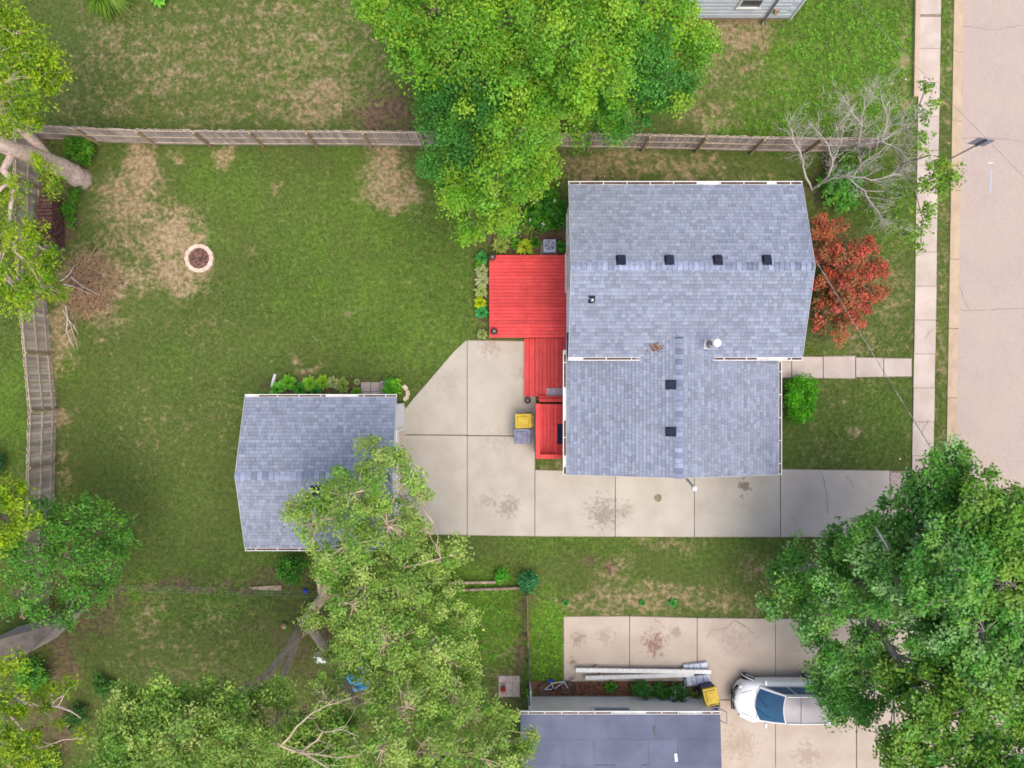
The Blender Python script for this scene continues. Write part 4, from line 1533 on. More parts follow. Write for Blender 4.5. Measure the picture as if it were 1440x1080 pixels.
# poplar-like tree at the lower right
tree('street_tree', 'large dark green tree with pale branches shading the parked car', tuple(P(1100, 797)),
     [[(1098, 797, 0, .2), (1120, 797, 1.6, .22), (1190, 815, 3.6, .25), (1250, 838, 5.2, .2), (1320, 850, 6.5, .14), (1400, 860, 7.4, .08)],
      [(1190, 815, 3.6, .16), (1215, 790, 5.0, .11), (1270, 740, 6.6, .07), (1320, 680, 7.0, .035)],
      [(1190, 815, 3.6, .17), (1230, 880, 5.0, .14), (1290, 970, 6.6, .1), (1350, 1050, 7.4, .05)],
      [(1260, 845, 6.6, .09), (1264, 820, 7.4, .06), (1248, 770, 7.8, .04), (1230, 740, 7.6, .02)],
      [(1266, 850, 6.7, .11), (1300, 848, 7.9, .1), (1345, 840, 8.6, .06)]],
     [(1332, 650, 6.8, .7), (1318, 690, 7.2, 1.0), (1290, 735, 7.4, 1.2), (1368, 715, 8, 1.2), (1420, 735, 8, 1.3), (1228, 758, 6.5, 1.0), (1182, 765, 5.2, .7), (1160, 805, 4.8, .85),
      (1118, 832, 4.0, .75), (1098, 806, 2.6, .5), (1085, 850, 3.4, .4), (1120, 775, 3.6, .5), (1200, 830, 5.6, 1.2), (1145, 875, 4.8, .75), (1265, 815, 7.4, 1.3), (1330, 795, 8.5, 1.4), (1400, 808, 8.5, 1.4), (1300, 885, 7.0, 1.2), (1370, 880, 7.6, 1.4),
      (1430, 890, 8, 1.3), (1225, 905, 5.4, .75), (1172, 925, 4.6, .75), (1195, 970, 4.4, .8), (1158, 945, 4, .4), (1260, 955, 5.6, .9), (1315, 965, 6.8, 1.1), (1385, 965, 8, 1.3), (1225, 1000, 4.6, .55), (1190, 945, 4.0, .8), (1160, 968, 3.7, .5), (1178, 1000, 4.0, .45), (1330, 925, 6.2, 1.2), (1400, 930, 6.4, 1.3), (1340, 850, 6.6, 1.4), (1420, 850, 6.8, 1.4), (1270, 770, 5.8, 1.2),
      (1300, 1025, 7.2, 1.0), (1360, 1045, 7.6, 1.2), (1432, 1000, 7.6, .9), (1275, 1065, 6.8, .8), (1240, 1042, 6, .4), (1425, 1065, 8, 1.1), (1345, 640, 6.5, .35), (1395, 765, 8.2, 1.2),
      (1480, 800, 8, 1.6), (1490, 900, 8, 1.6), (1490, 1000, 8, 1.6), (1400, 1130, 8, 1.6), (1300, 1140, 7, 1.4), (1475, 720, 7, 1.1)],
     G_POPLAR, .118, .37, 90, 3.3, zj=.4, bark='bark_grey', shell=.45, aspect=.7, twig_share=.6, pal2=([s2l(128, 182, 60), s2l(108, 166, 52), s2l(150, 194, 76)], lambda x, y: (y > 935 and x > 1230) or (x > 1340 and y < 860)))

# multi-stemmed tree behind the garage
tb = P(431, 876)
tree('leaning_tree', 'olive green multi-stemmed tree leaning over the garage roof and driveway', tuple(tb),
     [[(431, 880, 0, .3), (432, 872, 1.0, .24), (452, 842, 3.0, .2), (466, 810, 5.0, .15), (480, 765, 6.6, .1), (505, 700, 7.2, .045)],
      [(433, 874, .6, .22), (470, 935, 2.6, .16), (500, 985, 4.6, .12), (560, 1020, 6.2, .07)],
      [(452, 842, 3.0, .1), (448, 815, 4.4, .08), (442, 770, 6.0, .05), (436, 735, 6.6, .03)],
      [(452, 842, 3.0, .1), (500, 830, 5.0, .075), (560, 800, 6.2, .05), (620, 785, 5.8, .025)],
      [(470, 935, 2.6, .1), (540, 905, 4.6, .08), (610, 900, 5.4, .04)],
      [(466, 810, 5.0, .07), (520, 765, 6.4, .05), (560, 690, 6.6, .02)]],
     [(452, 728, 6.8, 1.0), (424, 718, 6.4, .55), (498, 690, 7.3, 1.0), (530, 645, 6.9, .55), (562, 640, 6.5, .4), (578, 668, 6, .45), (518, 620, 6.5, .3), (590, 690, 5.8, .3), (550, 738, 6.8, 1.15), (490, 765, 7, 1.1),
      (612, 788, 5.4, .85), (640, 775, 5, .4), (565, 808, 6.3, 1.2), (600, 850, 5.4, 1.1), (648, 868, 4.8, .6), (500, 845, 6.8, 1.15), (436, 868, 4.4, .5), (545, 895, 6.6, 1.25), (605, 920, 5.8, 1.2),
      (655, 930, 5, .85), (500, 905, 6, .7), (480, 935, 5.2, .6), (520, 940, 5.4, .7), (540, 960, 5.8, .7), (460, 925, 4.6, .35), (575, 985, 6.8, 1.3), (640, 990, 5.8, 1.2), (695, 1010, 5, .8), (738, 1040, 4.4, .6), (540, 1045, 7.6, 1.2), (610, 1060, 7, 1.3), (680, 1060, 6, 1.1), (725, 1075, 5, .7),
      (600, 1140, 7, 1.6), (700, 1140, 6, 1.4), (520, 700, 7.1, .5), (470, 690, 6.6, .4), (586, 735, 5.9, .6), (625, 830, 5, .6), (450, 960, 5.8, .5), (475, 800, 6.4, .8)],
     G_ASH, .108, .34, 80, 2.7, zj=.4, lr=.95, bark='bark_gold', shell=.45, aspect=.6, twig_share=.8, twig=.018)
tree('leaning_tree', 'olive green leafy tree filling the bottom edge left of centre', tuple(P(424, 884)),
     [[(424, 886, 0, .24), (405, 915, 1.8, .19), (365, 962, 4.0, .15), (320, 1010, 6.2, .1), (270, 1050, 7.4, .05)],
      [(405, 915, 1.8, .13), (372, 950, 3.6, .1), (325, 975, 5.6, .07), (250, 990, 7.0, .03)],
      [(424, 884, .3, .15), (395, 960, 3.6, .12), (390, 1020, 6.0, .08), (420, 1080, 7.6, .04)]],
     [(182, 992, 7, .7), (238, 985, 7.4, .9), (292, 978, 7, .8), (200, 1035, 8, 1.1), (268, 1030, 8, 1.2), (328, 1000, 7.4, .9), (345, 1048, 8, 1.2), (396, 975, 6.4, .55), (170, 1075, 8, 1.0), (250, 1090, 8, 1.4),
      (340, 1110, 8, 1.5), (425, 1020, 7, .8), (430, 1090, 7.6, 1.0), (300, 1000, 7.5, .7), (165, 1010, 6.6, .5), (220, 1010, 7.7, .8), (150, 1120, 7.5, 1.2), (455, 1010, 6.6, .6), (440, 1050, 7.2, .8), (480, 1045, 7, .8), (500, 1080, 7, .9), (405, 1055, 7.4, .8), (365, 985, 6.6, .6), (480, 1000, 6, .6), (160, 1040, 7, .7)],
     G_ASH + [s2l(132, 168, 66)], .108, .36, 90, 2.9, bark='bark_gold', shell=.3, aspect=.6, twig_share=.5, group=None)

# thick-trunked tree at the upper left
tree('leaning_tree', 'yellow-green tree with a thick bare pale trunk over the corner of the fence', tuple(P(112, 250)),
     [[(113, 251, 0, .44), (95, 240, .9, .4), (55, 222, 2.4, .36), (0, 204, 4.2, .3), (-60, 190, 5.6, .18)],
      [(72, 230, 1.6, .26), (45, 195, 2.8, .2), (10, 165, 4.0, .15), (-20, 120, 5.2, .08)],
      [(20, 212, 3.5, .16), (5, 240, 4.2, .13), (20, 258, 4.4, .1), (10, 330, 5.0, .05)],
      [(20, 258, 4.4, .08), (5, 262, 4.9, .06), (-30, 300, 5.4, .04)]],
     [(28, 55, 6, .9), (62, 100, 5.4, .85), (20, 120, 6, 1.0), (45, 165, 5, .6), (5, 25, 6, .9), (82, 112, 5, .45), (40, 80, 6, .8), (15, 165, 5, .6), (62, 232, 3.2, .45), (75, 262, 2.8, .4),
      (18, 275, 4.4, .65), (12, 330, 5, .9), (52, 345, 4.4, .8), (18, 395, 5, .9), (58, 395, 4.4, .75), (84, 412, 4, .35), (32, 425, 4.6, .65), (70, 365, 4, .4), (-40, 100, 6, 1.3), (-40, 320, 5.5, 1.3), (-50, 410, 5.5, 1.2), (-30, 30, 6, 1.2)],
     G_YELLOW, .13, .34, 40, 3.4, bark='bark_pale', shell=.35, aspect=.45)
tree('garden_tree', 'mid green leafy tree over the lower end of the left fence', tuple(P(112, 800)),
     [[tuple(P(112, 800)), tuple(P(108, 800, 1.4)), tuple(P(95, 790, 3.0)), tuple(P(80, 780, 4.2))], [tuple(P(108, 800, 1.4)), tuple(P(130, 770, 3.0)), tuple(P(140, 750, 3.6))]],
     [(70, 725, 4.4, .9), (128, 722, 3.9, .85), (168, 738, 3.4, .6), (100, 775, 4.4, 1.0), (150, 785, 3.8, .85), (48, 790, 4.8, 1.0), (112, 838, 3.8, .85), (30, 835, 4.8, .9), (60, 862, 4.3, .5), (178, 765, 3, .45), (140, 825, 3.2, .6), (15, 770, 4.6, .8), (92, 868, 3.4, .4), (90, 740, 4.4, .8)],
     G_DEEP + [s2l(92, 150, 40)], .13, .34, 36, 3.2, r0=.16, shell=.35, aspect=.45)
tree('garden_tree', 'yellow-green treetop at the left edge beside the lower fence', tuple(P(-10, 735)),
     [[tuple(P(-10, 735)), tuple(P(-14, 735, 2.5)), tuple(P(0, 730, 5)), tuple(P(10, 725, 5.8))]],
     [(15, 700, 6.2, .55), (38, 735, 5.8, .45), (10, 750, 6, .5), (-20, 710, 6.4, .9), (-25, 770, 6, .9), (28, 690, 5.8, .3)],
     G_YELLOW, .13, .32, 40, 3.4, r0=.15, aspect=.45)
tree('garden_tree', 'sparse yellow-green tree with bare branches in the lower left corner', tuple(P(30, 975)),
     [[(30, 975, 0, .15), (20, 985, 2.0, .12), (10, 1000, 4.0, .09), (5, 1040, 5.8, .05)], [(20, 985, 2.0, .09), (48, 990, 3.6, .075), (82, 993, 4.4, .05), (100, 1000, 4.7, .03), (114, 1010, 4.8, .012)],
      [(48, 992, 3.6, .07), (15, 975, 4.6, .05), (-10, 965, 5.2, .03)], [(82, 993, 4.4, .022), (90, 978, 4.7, .014), (99, 966, 4.8, .006)], [(10, 1000, 4.0, .05), (55, 1052, 4.4, .035), (90, 1040, 4.7, .02), (120, 1038, 4.8, .008)]],
     [(18, 932, 5.6, .45), (22, 985, 5.6, .6), (12, 1045, 6.2, .7), (38, 1060, 6, .6), (72, 970, 4.4, .3), (20, 1085, 6, .8), (-20, 1010, 6, 1.0), (85, 1020, 4, .16), (100, 965, 4.4, .35), (60, 985, 4.2, .4), (110, 1035, 4.5, .25), (80, 1060, 4.4, .35), (-20, 940, 5.8, .7), (45, 1040, 5, .4)],
     G_YELLOW, .13, .32, 38, 3.2, bark='bark_pale', aspect=.45)
tree('sapling', 'sparse sapling with small leaves hanging over the pavement', tuple(P(1262, 232)),
     [[(1262, 238, 0, .05), (1266, 232, 1.2, .045), (1285, 225, 2.6, .035), (1310, 218, 3.8, .02)], [(1266, 232, 1.2, .035), (1285, 262, 2.8, .025), (1318, 248, 3.6, .015)],
      [(1266, 232, 1.2, .035), (1280, 180, 2.8, .025), (1303, 120, 3.6, .012)], [(1285, 262, 2.8, .02), (1298, 310, 3.2, .015), (1294, 350, 3.2, .008)]],
     [(1302, 122, 3.5, .28), (1312, 145, 3.4, .22), (1300, 165, 3.2, .32), (1298, 195, 3.2, .3), (1296, 215, 3.3, .18), (1315, 238, 3.6, .5), (1338, 245, 3.6, .34), (1328, 255, 3.5, .35), (1325, 235, 3.5, .3), (1298, 262, 3.3, .4), (1322, 270, 3.4, .22), (1300, 295, 3.2, .4), (1292, 325, 3.1, .3), (1305, 318, 3.2, .2), (1292, 350, 3.0, .14),
      (1268, 172, 2.4, .4), (1262, 275, 2.3, .45), (1252, 305, 1.9, .5), (1270, 330, 1.6, .35), (1240, 290, 1.6, .4), (1250, 195, 2, .35)],
     G_LIME, .13, .25, 17, 4.2, bark='bark', shell=.2, aspect=.7, cat='tree', twig_share=.8, twig=.007)

# dead shrub
dead = thing('dead_shrub', 'leafless pale grey dead shrub beside the corner of the house', 'shrub', tuple(P(1142, 262)))


def dead_limb(pts, r, dens=1.0, mm='bark_dead'):
    m = MB()
    pp = []
    for i in range(len(pts) - 1):
        for k in range(3):
            q = pts[i].lerp(pts[i + 1], k / 3)
            pp.append(q + Vector((random.uniform(-1, 1), random.uniform(-1, 1), random.uniform(-1, 1))) * .04)
    pp.append(pts[-1])
    n = len(pp)
    rr = [r * (1 - .75 * i / (n - 1)) for i in range(n)]
    m.tube(pp, rr, 6, caps=False)
    root_dir = None

    def twigs(pp, rr, depth):
        n = len(pp)
        for i in range(max(1, n // 4), n):
            for _ in range(2):
                if random.random() < (.9 if depth == 0 else .62) * dens:
                    d = (pp[i] - pp[i - 1]).normalized()
                    s = Vector((random.uniform(-1, 1), random.uniform(-1, 1), random.uniform(-.3, .7))) * .95
                    L = random.uniform(.35, .85) if depth == 0 else random.uniform(.18, .45)
                    e = pp[i] + (d + s).normalized() * L
                    tp = bend(pp[i], e, 3, .12, .05)
                    r1 = max(.0042, rr[i] * .45)
                    tr = [r1, r1 * .8, r1 * .6, .0028]
                    m.tube(tp, tr, 3, caps=False)
                    if depth < 2:
                        twigs(tp, tr, depth + 1)
    twigs(pp, rr, 0)
    m.build('branch', M[mm], dead)


DL = [([(1141, 266, 0), (1131, 240, 1.0), (1128, 220, 1.7), (1118, 200, 2.2), (1112, 180, 2.6)], .05),
      ([(1143, 264, 0), (1165, 248, 1.2), (1172, 225, 1.8), (1165, 205, 2.2), (1150, 185, 2.6)], .045),
      ([(1172, 225, 1.8), (1183, 200, 2.4), (1186, 178, 2.8)], .025),
      ([(1145, 266, 0), (1160, 254, .9), (1190, 247, 1.9), (1225, 252, 2.6), (1270, 246, 3.0)], .05),
      ([(1190, 247, 1.9), (1215, 268, 2.6), (1230, 292, 3.0), (1246, 312, 3.2)], .04),
      ([(1206, 210, .0), (1207, 204, 1.6), (1212, 178, 2.5), (1216, 140, 3.2)], .045),
      ([(1207, 204, 1.6), (1240, 198, 2.6), (1250, 165, 3.0), (1238, 128, 3.3)], .035),
      ([(1240, 198, 2.6), (1262, 186, 2.9), (1280, 176, 3.2)], .025),
      ([(1240, 198, 2.6), (1262, 210, 2.9), (1280, 226, 3.1)], .025),
      ([(1212, 178, 2.5), (1195, 150, 3.0), (1178, 138, 3.2)], .022),
      ([(1200, 247, 2.1), (1215, 228, 2.7), (1240, 212, 3.1)], .022)]
for pts, r in DL:
    dead_limb([P(*p) for p in pts], r)

# bare branches over the lower tree
deadt = thing('dead_branches', 'bare pale broken limb lying through the lower tree crown', 'branch', tuple(P(357, 1034)))
dead = deadt
for pts, r in (([(358, 1036, 8.2), (395, 1048, 8.5), (425, 1058, 8.7), (470, 1085, 8.9)], .075), ([(395, 1048, 8.5), (430, 1010, 8.8), (460, 990, 9.0), (495, 982, 9.1)], .04),
               ([(425, 1058, 8.7), (455, 1030, 9.0), (485, 1025, 9.1), (505, 1035, 9.1)], .035), ([(425, 1058, 8.7), (475, 1065, 9.0), (510, 1060, 9.1)], .035)):
    dead_limb([P(*p) for p in pts], r * .85, .5, 'bark_gold')


# ------------------------------------------------------------------ shrubs and plants
def shrub(name, label, px, py, r, h, pal, size=.09, n_lobes=5, per_clump=22, density=5, cat='shrub', group=None, stem=True, flower=None, ry=None, clump_r=.18, up=1.0, aspect=.6):
    b = P(px, py, 0)
    root = thing(name, label, cat, (b.x, b.y, 0), group)
    ry = ry or r
    L = []
    for k in range(n_lobes):
        a = 2 * math.pi * k / n_lobes + random.uniform(-.4, .4)
        q = random.uniform(.35, .6)
        L.append((Vector((b.x + math.cos(a) * r * q, b.y + math.sin(a) * ry * q, h * random.uniform(.5, .65))), r * .5, ry * .5, h * .38))
    L.append((Vector((b.x, b.y, h * .62)), r * .6, ry * .6, h * .38))
    pal = [tuple(v * 1.3 for v in c_) for c_ in pal]
    f, CC, CL = foliage(root, L, pal, size, clump_r, per_clump, density, name='foliage', shell=.3, up=up, aspect=aspect)
    if stem:
        m = MB()
        for q in CC[::max(1, len(CC) // 14)]:
            m.tube(bend((b.x + random.uniform(-.05, .05), b.y + random.uniform(-.05, .05), -.03), q, 3, .08, .04), [.018, .014, .01, .006], 4, caps=False)
        m.build('stems', M['bark'], root)
    if flower:
        n = flower[1]
        C = []
        for q in CC[rng.integers(0, len(CC), n)]:
            C.append(q + np.array((0, 0, clump_r * .6)) + rng.normal(size=(7, 3)) * .03)
        C = np.concatenate(C)
        V = leaf_quads(C, np.full(len(C), .07), 2.0, .8)
        np_mesh('flowers', V, np.arange(len(V)).reshape(-1, 4), M['petal'], np.tile(np.array(flower[0]), (len(V), 1)), parent=root)
    return root


def rosette(name, label, px, py, r, pal, n=26, cat='plant', group=None, h=.3, wide=.4, edge=None):
    """low plant of broad arching leaves (hosta-like)"""
    b = P(px, py, 0)
    r = r * 1.12
    root = thing(name, label, cat, (b.x, b.y, 0), group)
    V, F, C = [], [], []
    for k in range(n):
        a = k * 2.399 + random.uniform(-.2, .2)
        q = .35 + .65 * (k / n) ** .7
        L = r * q * random.uniform(.85, 1.15)
        w = L * wide * random.uniform(.8, 1.2)
        top = h * (1.15 - .55 * q)
        d = Vector((math.cos(a), math.sin(a), 0)); s = Vector((-d.y, d.x, 0))
        base = Vector((b.x, b.y, .02))
        p1 = base + d * L * .3 + Vector((0, 0, top * .75)); p2 = base + d * L * .68 + Vector((0, 0, top)); p3 = base + d * L + Vector((0, 0, top * .62))
        i0 = len(V)
        V += [base, p1 - s * w * .3, p1 + s * w * .3, p2 - s * w * .5, p2 + s * w * .5, p3, p1 - Vector((0, 0, .02)), p2 - Vector((0, 0, .025))]
        F += [(i0, i0 + 1, i0 + 6, i0 + 6), (i0, i0 + 6, i0 + 2, i0 + 2), (i0 + 1, i0 + 3, i0 + 7, i0 + 6), (i0 + 6, i0 + 7, i0 + 4, i0 + 2), (i0 + 3, i0 + 5, i0 + 7, i0 + 7), (i0 + 7, i0 + 5, i0 + 4, i0 + 4)]
        cc = np.array(random.choice(pal)) * random.uniform(.82, 1.18) * 1.75
        ce = np.array(edge) if edge else cc
        C += [cc, ce, ce, ce, ce, ce, cc, cc]
    tri = []
    for f in F:
        t = []
        for i in f:
            if i not in t:
                t.append(i)
        tri.append(t)
    me = bpy.data.meshes.new('leaves')
    og = Vector(ORG[root.name])
    me.from_pydata([tuple(v - og) for v in V], [], tri)
    a = me.attributes.new('col', 'FLOAT_COLOR', 'POINT')
    a.data.foreach_set('color', np.concatenate([np.array(C), np.ones((len(C), 1))], 1).astype(np.float32).ravel())
    me.materials.append(M['leaf'])
    o = bpy.data.objects.new('leaves', me)
    col.objects.link(o)
    o.parent = root
    return root


def grass_clump(name, label, px, py, r, pal, n=160, h=.6):
    b = P(px, py, 0)
    root = thing(name, label, 'plant', (b.x, b.y, 0))
    V, F, C = [], [], []
    for k in range(n):
        a = random.uniform(0, 2 * math.pi)
        L = r * random.uniform(.5, 1.1); w = .018
        d = Vector((math.cos(a), math.sin(a), 0)); s = Vector((-d.y, d.x, 0)) * w
        p0 = Vector((b.x, b.y, 0)) + d * random.uniform(0, r * .2); p1 = p0 + d * L * .45 + Vector((0, 0, h * random.uniform(.7, 1))); p2 = p0 + d * L + Vector((0, 0, h * .5))
        i = len(V)
        V += [p0 - s, p0 + s, p1 + s, p1 - s, p2]
        F += [(i, i + 1, i + 2, i + 3), (i + 3, i + 2, i + 4)]
        C += [np.array(random.choice(pal)) * random.uniform(.8, 1.2)] * 5
    me = bpy.data.meshes.new('blades')
    og = Vector(ORG[root.name])
    me.from_pydata([tuple(v - og) for v in V], [], F)
    at = me.attributes.new('col', 'FLOAT_COLOR', 'POINT')
    at.data.foreach_set('color', np.concatenate([np.array(C), np.ones((len(C), 1))], 1).astype(np.float32).ravel())
    me.materials.append(M['leaf'])
    o = bpy.data.objects.new('blades', me)
    col.objects.link(o)
    o.parent = root
    return root


RED = [s2l(212, 108, 72), s2l(188, 118, 76), s2l(226, 104, 86), s2l(166, 124, 80), s2l(150, 130, 82), s2l(200, 124, 82), s2l(158, 120, 76), s2l(236, 120, 108)]
b = P(1188, 392)
rm = tree('red_maple', 'bushy red and bronze leaved maple at the front corner of the house', (P(1180, 395).x, P(1180, 395).y, 0),
          [[(1180, 395, 0, .09), (1182, 394, .8, .07), (1190, 390, 1.8, .04)], [(1181, 394, .3, .05), (1172, 360, 1.4, .03)], [(1181, 394, .3, .05), (1180, 435, 1.4, .03)]],
          [(1160, 330, 1.6, .5), (1180, 320, 1.2, .35), (1152, 312, 1.3, .3), (1175, 360, 2.0, .6), (1205, 350, 1.9, .5), (1222, 345, 1.6, .35), (1200, 385, 2.3, .65), (1232, 378, 1.8, .5), (1245, 376, 1.5, .25), (1165, 395, 1.8, .5), (1185, 420, 2.0, .6), (1225, 412, 1.8, .5),
           (1240, 408, 1.5, .3), (1160, 430, 1.5, .45), (1200, 445, 1.6, .45), (1178, 462, 1.3, .35), (1152, 455, 1.2, .3), (1182, 480, 1.0, .14), (1215, 435, 1.5, .3), (1148, 360, 1.4, .3), (1150, 400, 1.4, .3)],
          RED, .1, .22, 42, 6.5, bark='bark', shell=.2, aspect=.6, cat='tree', twig=.008, twig_share=.3)
foliage(rm, [(P(x, y, z), r_, r_, r_ * .6) for x, y, z, r_ in ((1165, 345, 1.1, .6), (1195, 365, 1.5, .7), (1170, 410, 1.2, .7), (1205, 410, 1.4, .7), (1175, 440, 1.0, .55), (1215, 385, 1.3, .6), (1190, 425, 1.3, .6))],
        [s2l(150, 122, 72), s2l(128, 118, 68), s2l(170, 116, 74), s2l(140, 130, 80)], .1, .22, 36, 6, name='inner_foliage', shell=.2)
shrub('round_bush', 'rounded bright green bush at the front wall of the house', 1116, 561, .72, 1.15, [s2l(96, 182, 20), s2l(78, 160, 14), s2l(118, 196, 34), s2l(64, 138, 14)], .08, 14, 30, 10, clump_r=.14, ry=1.16)
shrub('bush', 'green bush under the dead shrub by the house corner', 1172, 268, 1.1, 1.2, G_DEEP + [s2l(96, 158, 60)], .12, 7, 20, 5)
shrub('bush', 'leafy green bush behind the dead shrub by the fence', 1178, 232, 1.0, 1.2, [s2l(88, 140, 40), s2l(70, 124, 40), s2l(106, 152, 50)], .12, 6, 14, 3.4)
shrub('bush', 'large deep green bush with white flowers beside the deck and house wall', 768, 303, .95, 1.0, [s2l(66, 136, 22), s2l(50, 116, 22), s2l(84, 150, 30)], .15, 7, 18, 6, flower=((.75, .72, .72), 9), clump_r=.2)
shrub('bush', 'small olive bush between the maple crown and the flowering bush', 742, 322, .5, .6, [s2l(110, 136, 52), s2l(128, 148, 72), s2l(92, 120, 40)], .11, 5, 14, 6)
rosette('hosta', 'yellow-green hosta overlapping the back edge of the red deck', 737, 349, .42, [s2l(160, 176, 48), s2l(132, 160, 40), s2l(176, 186, 70)], 40, h=.62, wide=.3)
rosette('hosta', 'small plain green hosta beside the yellow-green one at the back deck edge', 727, 344, .32, [s2l(84, 140, 36), s2l(70, 126, 30)], 26, h=.4)
rosette('hosta', 'pale variegated hosta at the back corner of the deck', 704, 348, .4, [s2l(150, 172, 66), s2l(128, 158, 52)], 36, h=.42, edge=s2l(176, 190, 110), wide=.32)
rosette('hosta', 'dark green hosta left of the air conditioner', 752, 342, .3, [s2l(66, 118, 40), s2l(52, 104, 34)], 24, h=.35)
rosette('hosta', 'green hosta right of the air conditioner by the wall', 788, 347, .3, [s2l(82, 146, 48), s2l(64, 126, 40)], 24, h=.35)
BED = [(678, 363, .32, [s2l(78, 152, 74), s2l(66, 134, 64)], None, 'blue-green hosta topmost in the bed along the deck'), (674, 373, .2, [s2l(112, 168, 40), s2l(92, 150, 40)], None, 'small light green plant below the topmost hosta of the deck bed'),
       (678, 382, .34, [s2l(168, 178, 120), s2l(142, 158, 96)], s2l(190, 196, 150), 'pale variegated hosta second along the deck bed'), (679, 396, .34, [s2l(176, 184, 132), s2l(150, 164, 104)], s2l(196, 200, 160), 'cream-edged hosta in the middle of the deck bed'),
       (677, 410, .34, [s2l(160, 178, 100), s2l(140, 166, 84)], s2l(184, 194, 128), 'light variegated hosta below the middle of the deck bed'), (675, 426, .32, [s2l(168, 182, 40), s2l(140, 164, 34)], None, 'yellow-green spiky hosta near the lower end of the deck bed'),
       (678, 440, .32, [s2l(70, 158, 90), s2l(60, 140, 76)], None, 'rounded blue-green hosta at the lower end of the deck bed'), (678, 470, .26, [s2l(150, 172, 90), s2l(128, 158, 76)], s2l(186, 196, 140), 'small pale hosta at the driveway corner of the deck')]
for (x, y, r, pal, ed, lb) in BED:
    rosette('hosta', lb, x, y, r, pal, 34, h=.36, edge=ed, wide=.36, group='hostas along the deck')
GB = [(392, 548, .38, G_DEEP + [s2l(104, 168, 50)], None, 'broad green plant at the left end of the garage bed'), (408, 538, .4, [s2l(122, 176, 50), s2l(98, 158, 44)], None, 'light green plant near the left end of the garage bed'),
      (424, 548, .38, [s2l(84, 150, 50), s2l(66, 132, 44)], None, 'deep green plant at the garage wall left of the bed centre'), (438, 540, .4, [s2l(120, 172, 50), s2l(142, 180, 56)], None, 'yellow-green plant in the middle of the garage bed'),
      (446, 552, .3, [s2l(60, 128, 54), s2l(72, 140, 60)], None, 'dark bluish green plant at the garage wall below the bed centre'), (456, 538, .36, [s2l(140, 176, 46), s2l(118, 160, 44)], None, 'yellowish plant at the lawn edge of the garage bed'),
      (470, 538, .34, [s2l(176, 186, 130), s2l(140, 170, 80)], s2l(196, 202, 150), 'pale cream-edged plant in the garage bed'), (484, 542, .36, [s2l(142, 172, 70), s2l(120, 156, 56)], s2l(170, 188, 100), 'variegated plant on bare soil near the right end of the garage bed'),
      (503, 552, .28, [s2l(112, 160, 44), s2l(96, 146, 40)], None, 'small green plant left of the stepping slabs'), (504, 537, .16, [s2l(168, 182, 130)], None, 'tiny pale plant at the lawn corner of the stepping slabs')]
for (x, y, r, pal, ed, lb) in GB:
    rosette('bed_plant', lb, x, y, r, pal, 34, h=.4, edge=ed, group='plants in the garage bed')
shrub('bush', 'small bright green bush right of the stepping slabs at the garage corner', 553, 546, .42, .7, [s2l(86, 172, 24), s2l(70, 150, 22), s2l(128, 184, 40)], .11, 5, 18, 8, clump_r=.14)
shrub('bush', 'round green bush in the fence corner by the leaning trunk', 122, 212, .72, .8, [s2l(80, 140, 24), s2l(62, 118, 22), s2l(96, 152, 34)], .085, 6, 30, 7, clump_r=.15, stem=False)
shrub('bush', 'low green ground plant between firewood and bare soil', 102, 300, .36, .4, [s2l(84, 142, 30), s2l(66, 120, 26)], .085, 5, 26, 7, ry=.85, clump_r=.14, stem=False)
shrub('bush', 'small green bush at the foot of the thick leaning trunk', 110, 272, .32, .4, [s2l(84, 142, 30), s2l(66, 120, 26)], .085, 4, 22, 7, clump_r=.14, stem=False)
shrub('bush', 'dark green bush behind the garage under the leaning tree', 418, 794, .6, 1.6, [s2l(78, 138, 36), s2l(60, 118, 34)], .11, 5, 24, 6)
shrub('weed', 'bright green leafy weed at the end of the timber rails', 704, 807, .3, .45, [s2l(92, 178, 44), s2l(74, 156, 40)], .12, 4, 14, 8, cat='plant')
shrub('weed', 'bluish green bushy weed at the corner post of the wire fence', 742, 814, .45, .7, [s2l(48, 120, 74), s2l(60, 136, 80), s2l(84, 152, 70)], .12, 5, 18, 7, cat='plant')
for x, y, r, lb in ((795, 847, .18, 'small green weed tuft left in the dry strip above the driveway corner'), (903, 847, .16, 'small green weed in the middle of the dry strip'), (945, 847, .22, 'dark green weed right in the dry strip')):
    rosette('weed', lb, x, y, r, [s2l(70, 140, 70), s2l(84, 152, 60)], 20, h=.2)
grass_clump('ornamental_grass', 'arching green ornamental grass clump at the top edge', 160, -2, 1.2, [s2l(126, 172, 40), s2l(104, 152, 36), s2l(146, 184, 56)], 520, .8)
rosette('plant', 'light green broad-leaved plant at the top edge right of the grass clump', 228, 1, .45, [s2l(116, 176, 60), s2l(98, 158, 50)], 26, h=.4)
NBED = [(745, 972, .22, [s2l(88, 176, 40)], 'bright green plant at the left end of the mulch bed'), (858, 964, .3, [s2l(86, 140, 44), s2l(70, 124, 40)], 'low green plant in the middle of the mulch bed')]
for (x, y, r, pal, lb) in NBED:
    rosette('bed_plant', lb, x, y, r, pal, 24, h=.3)
shrub('bush', 'green bush left in the mulch bed below the white rails', 902, 965, .5, .55, [s2l(70, 132, 56), s2l(84, 146, 56), s2l(58, 116, 48)], .1, 5, 18, 7, ry=.36)
shrub('bush', 'green bush in the mulch bed beside the flowering one', 928, 967, .42, .55, [s2l(80, 144, 44), s2l(64, 126, 40)], .1, 5, 18, 7, ry=.38)
shrub('flowering_bush', 'green bush with pale lilac flowers near the roofing bundles', 952, 970, .52, .65, [s2l(74, 138, 52), s2l(60, 120, 46)], .1, 6, 18, 7, flower=((.62, .5, .66), 10), ry=.42)
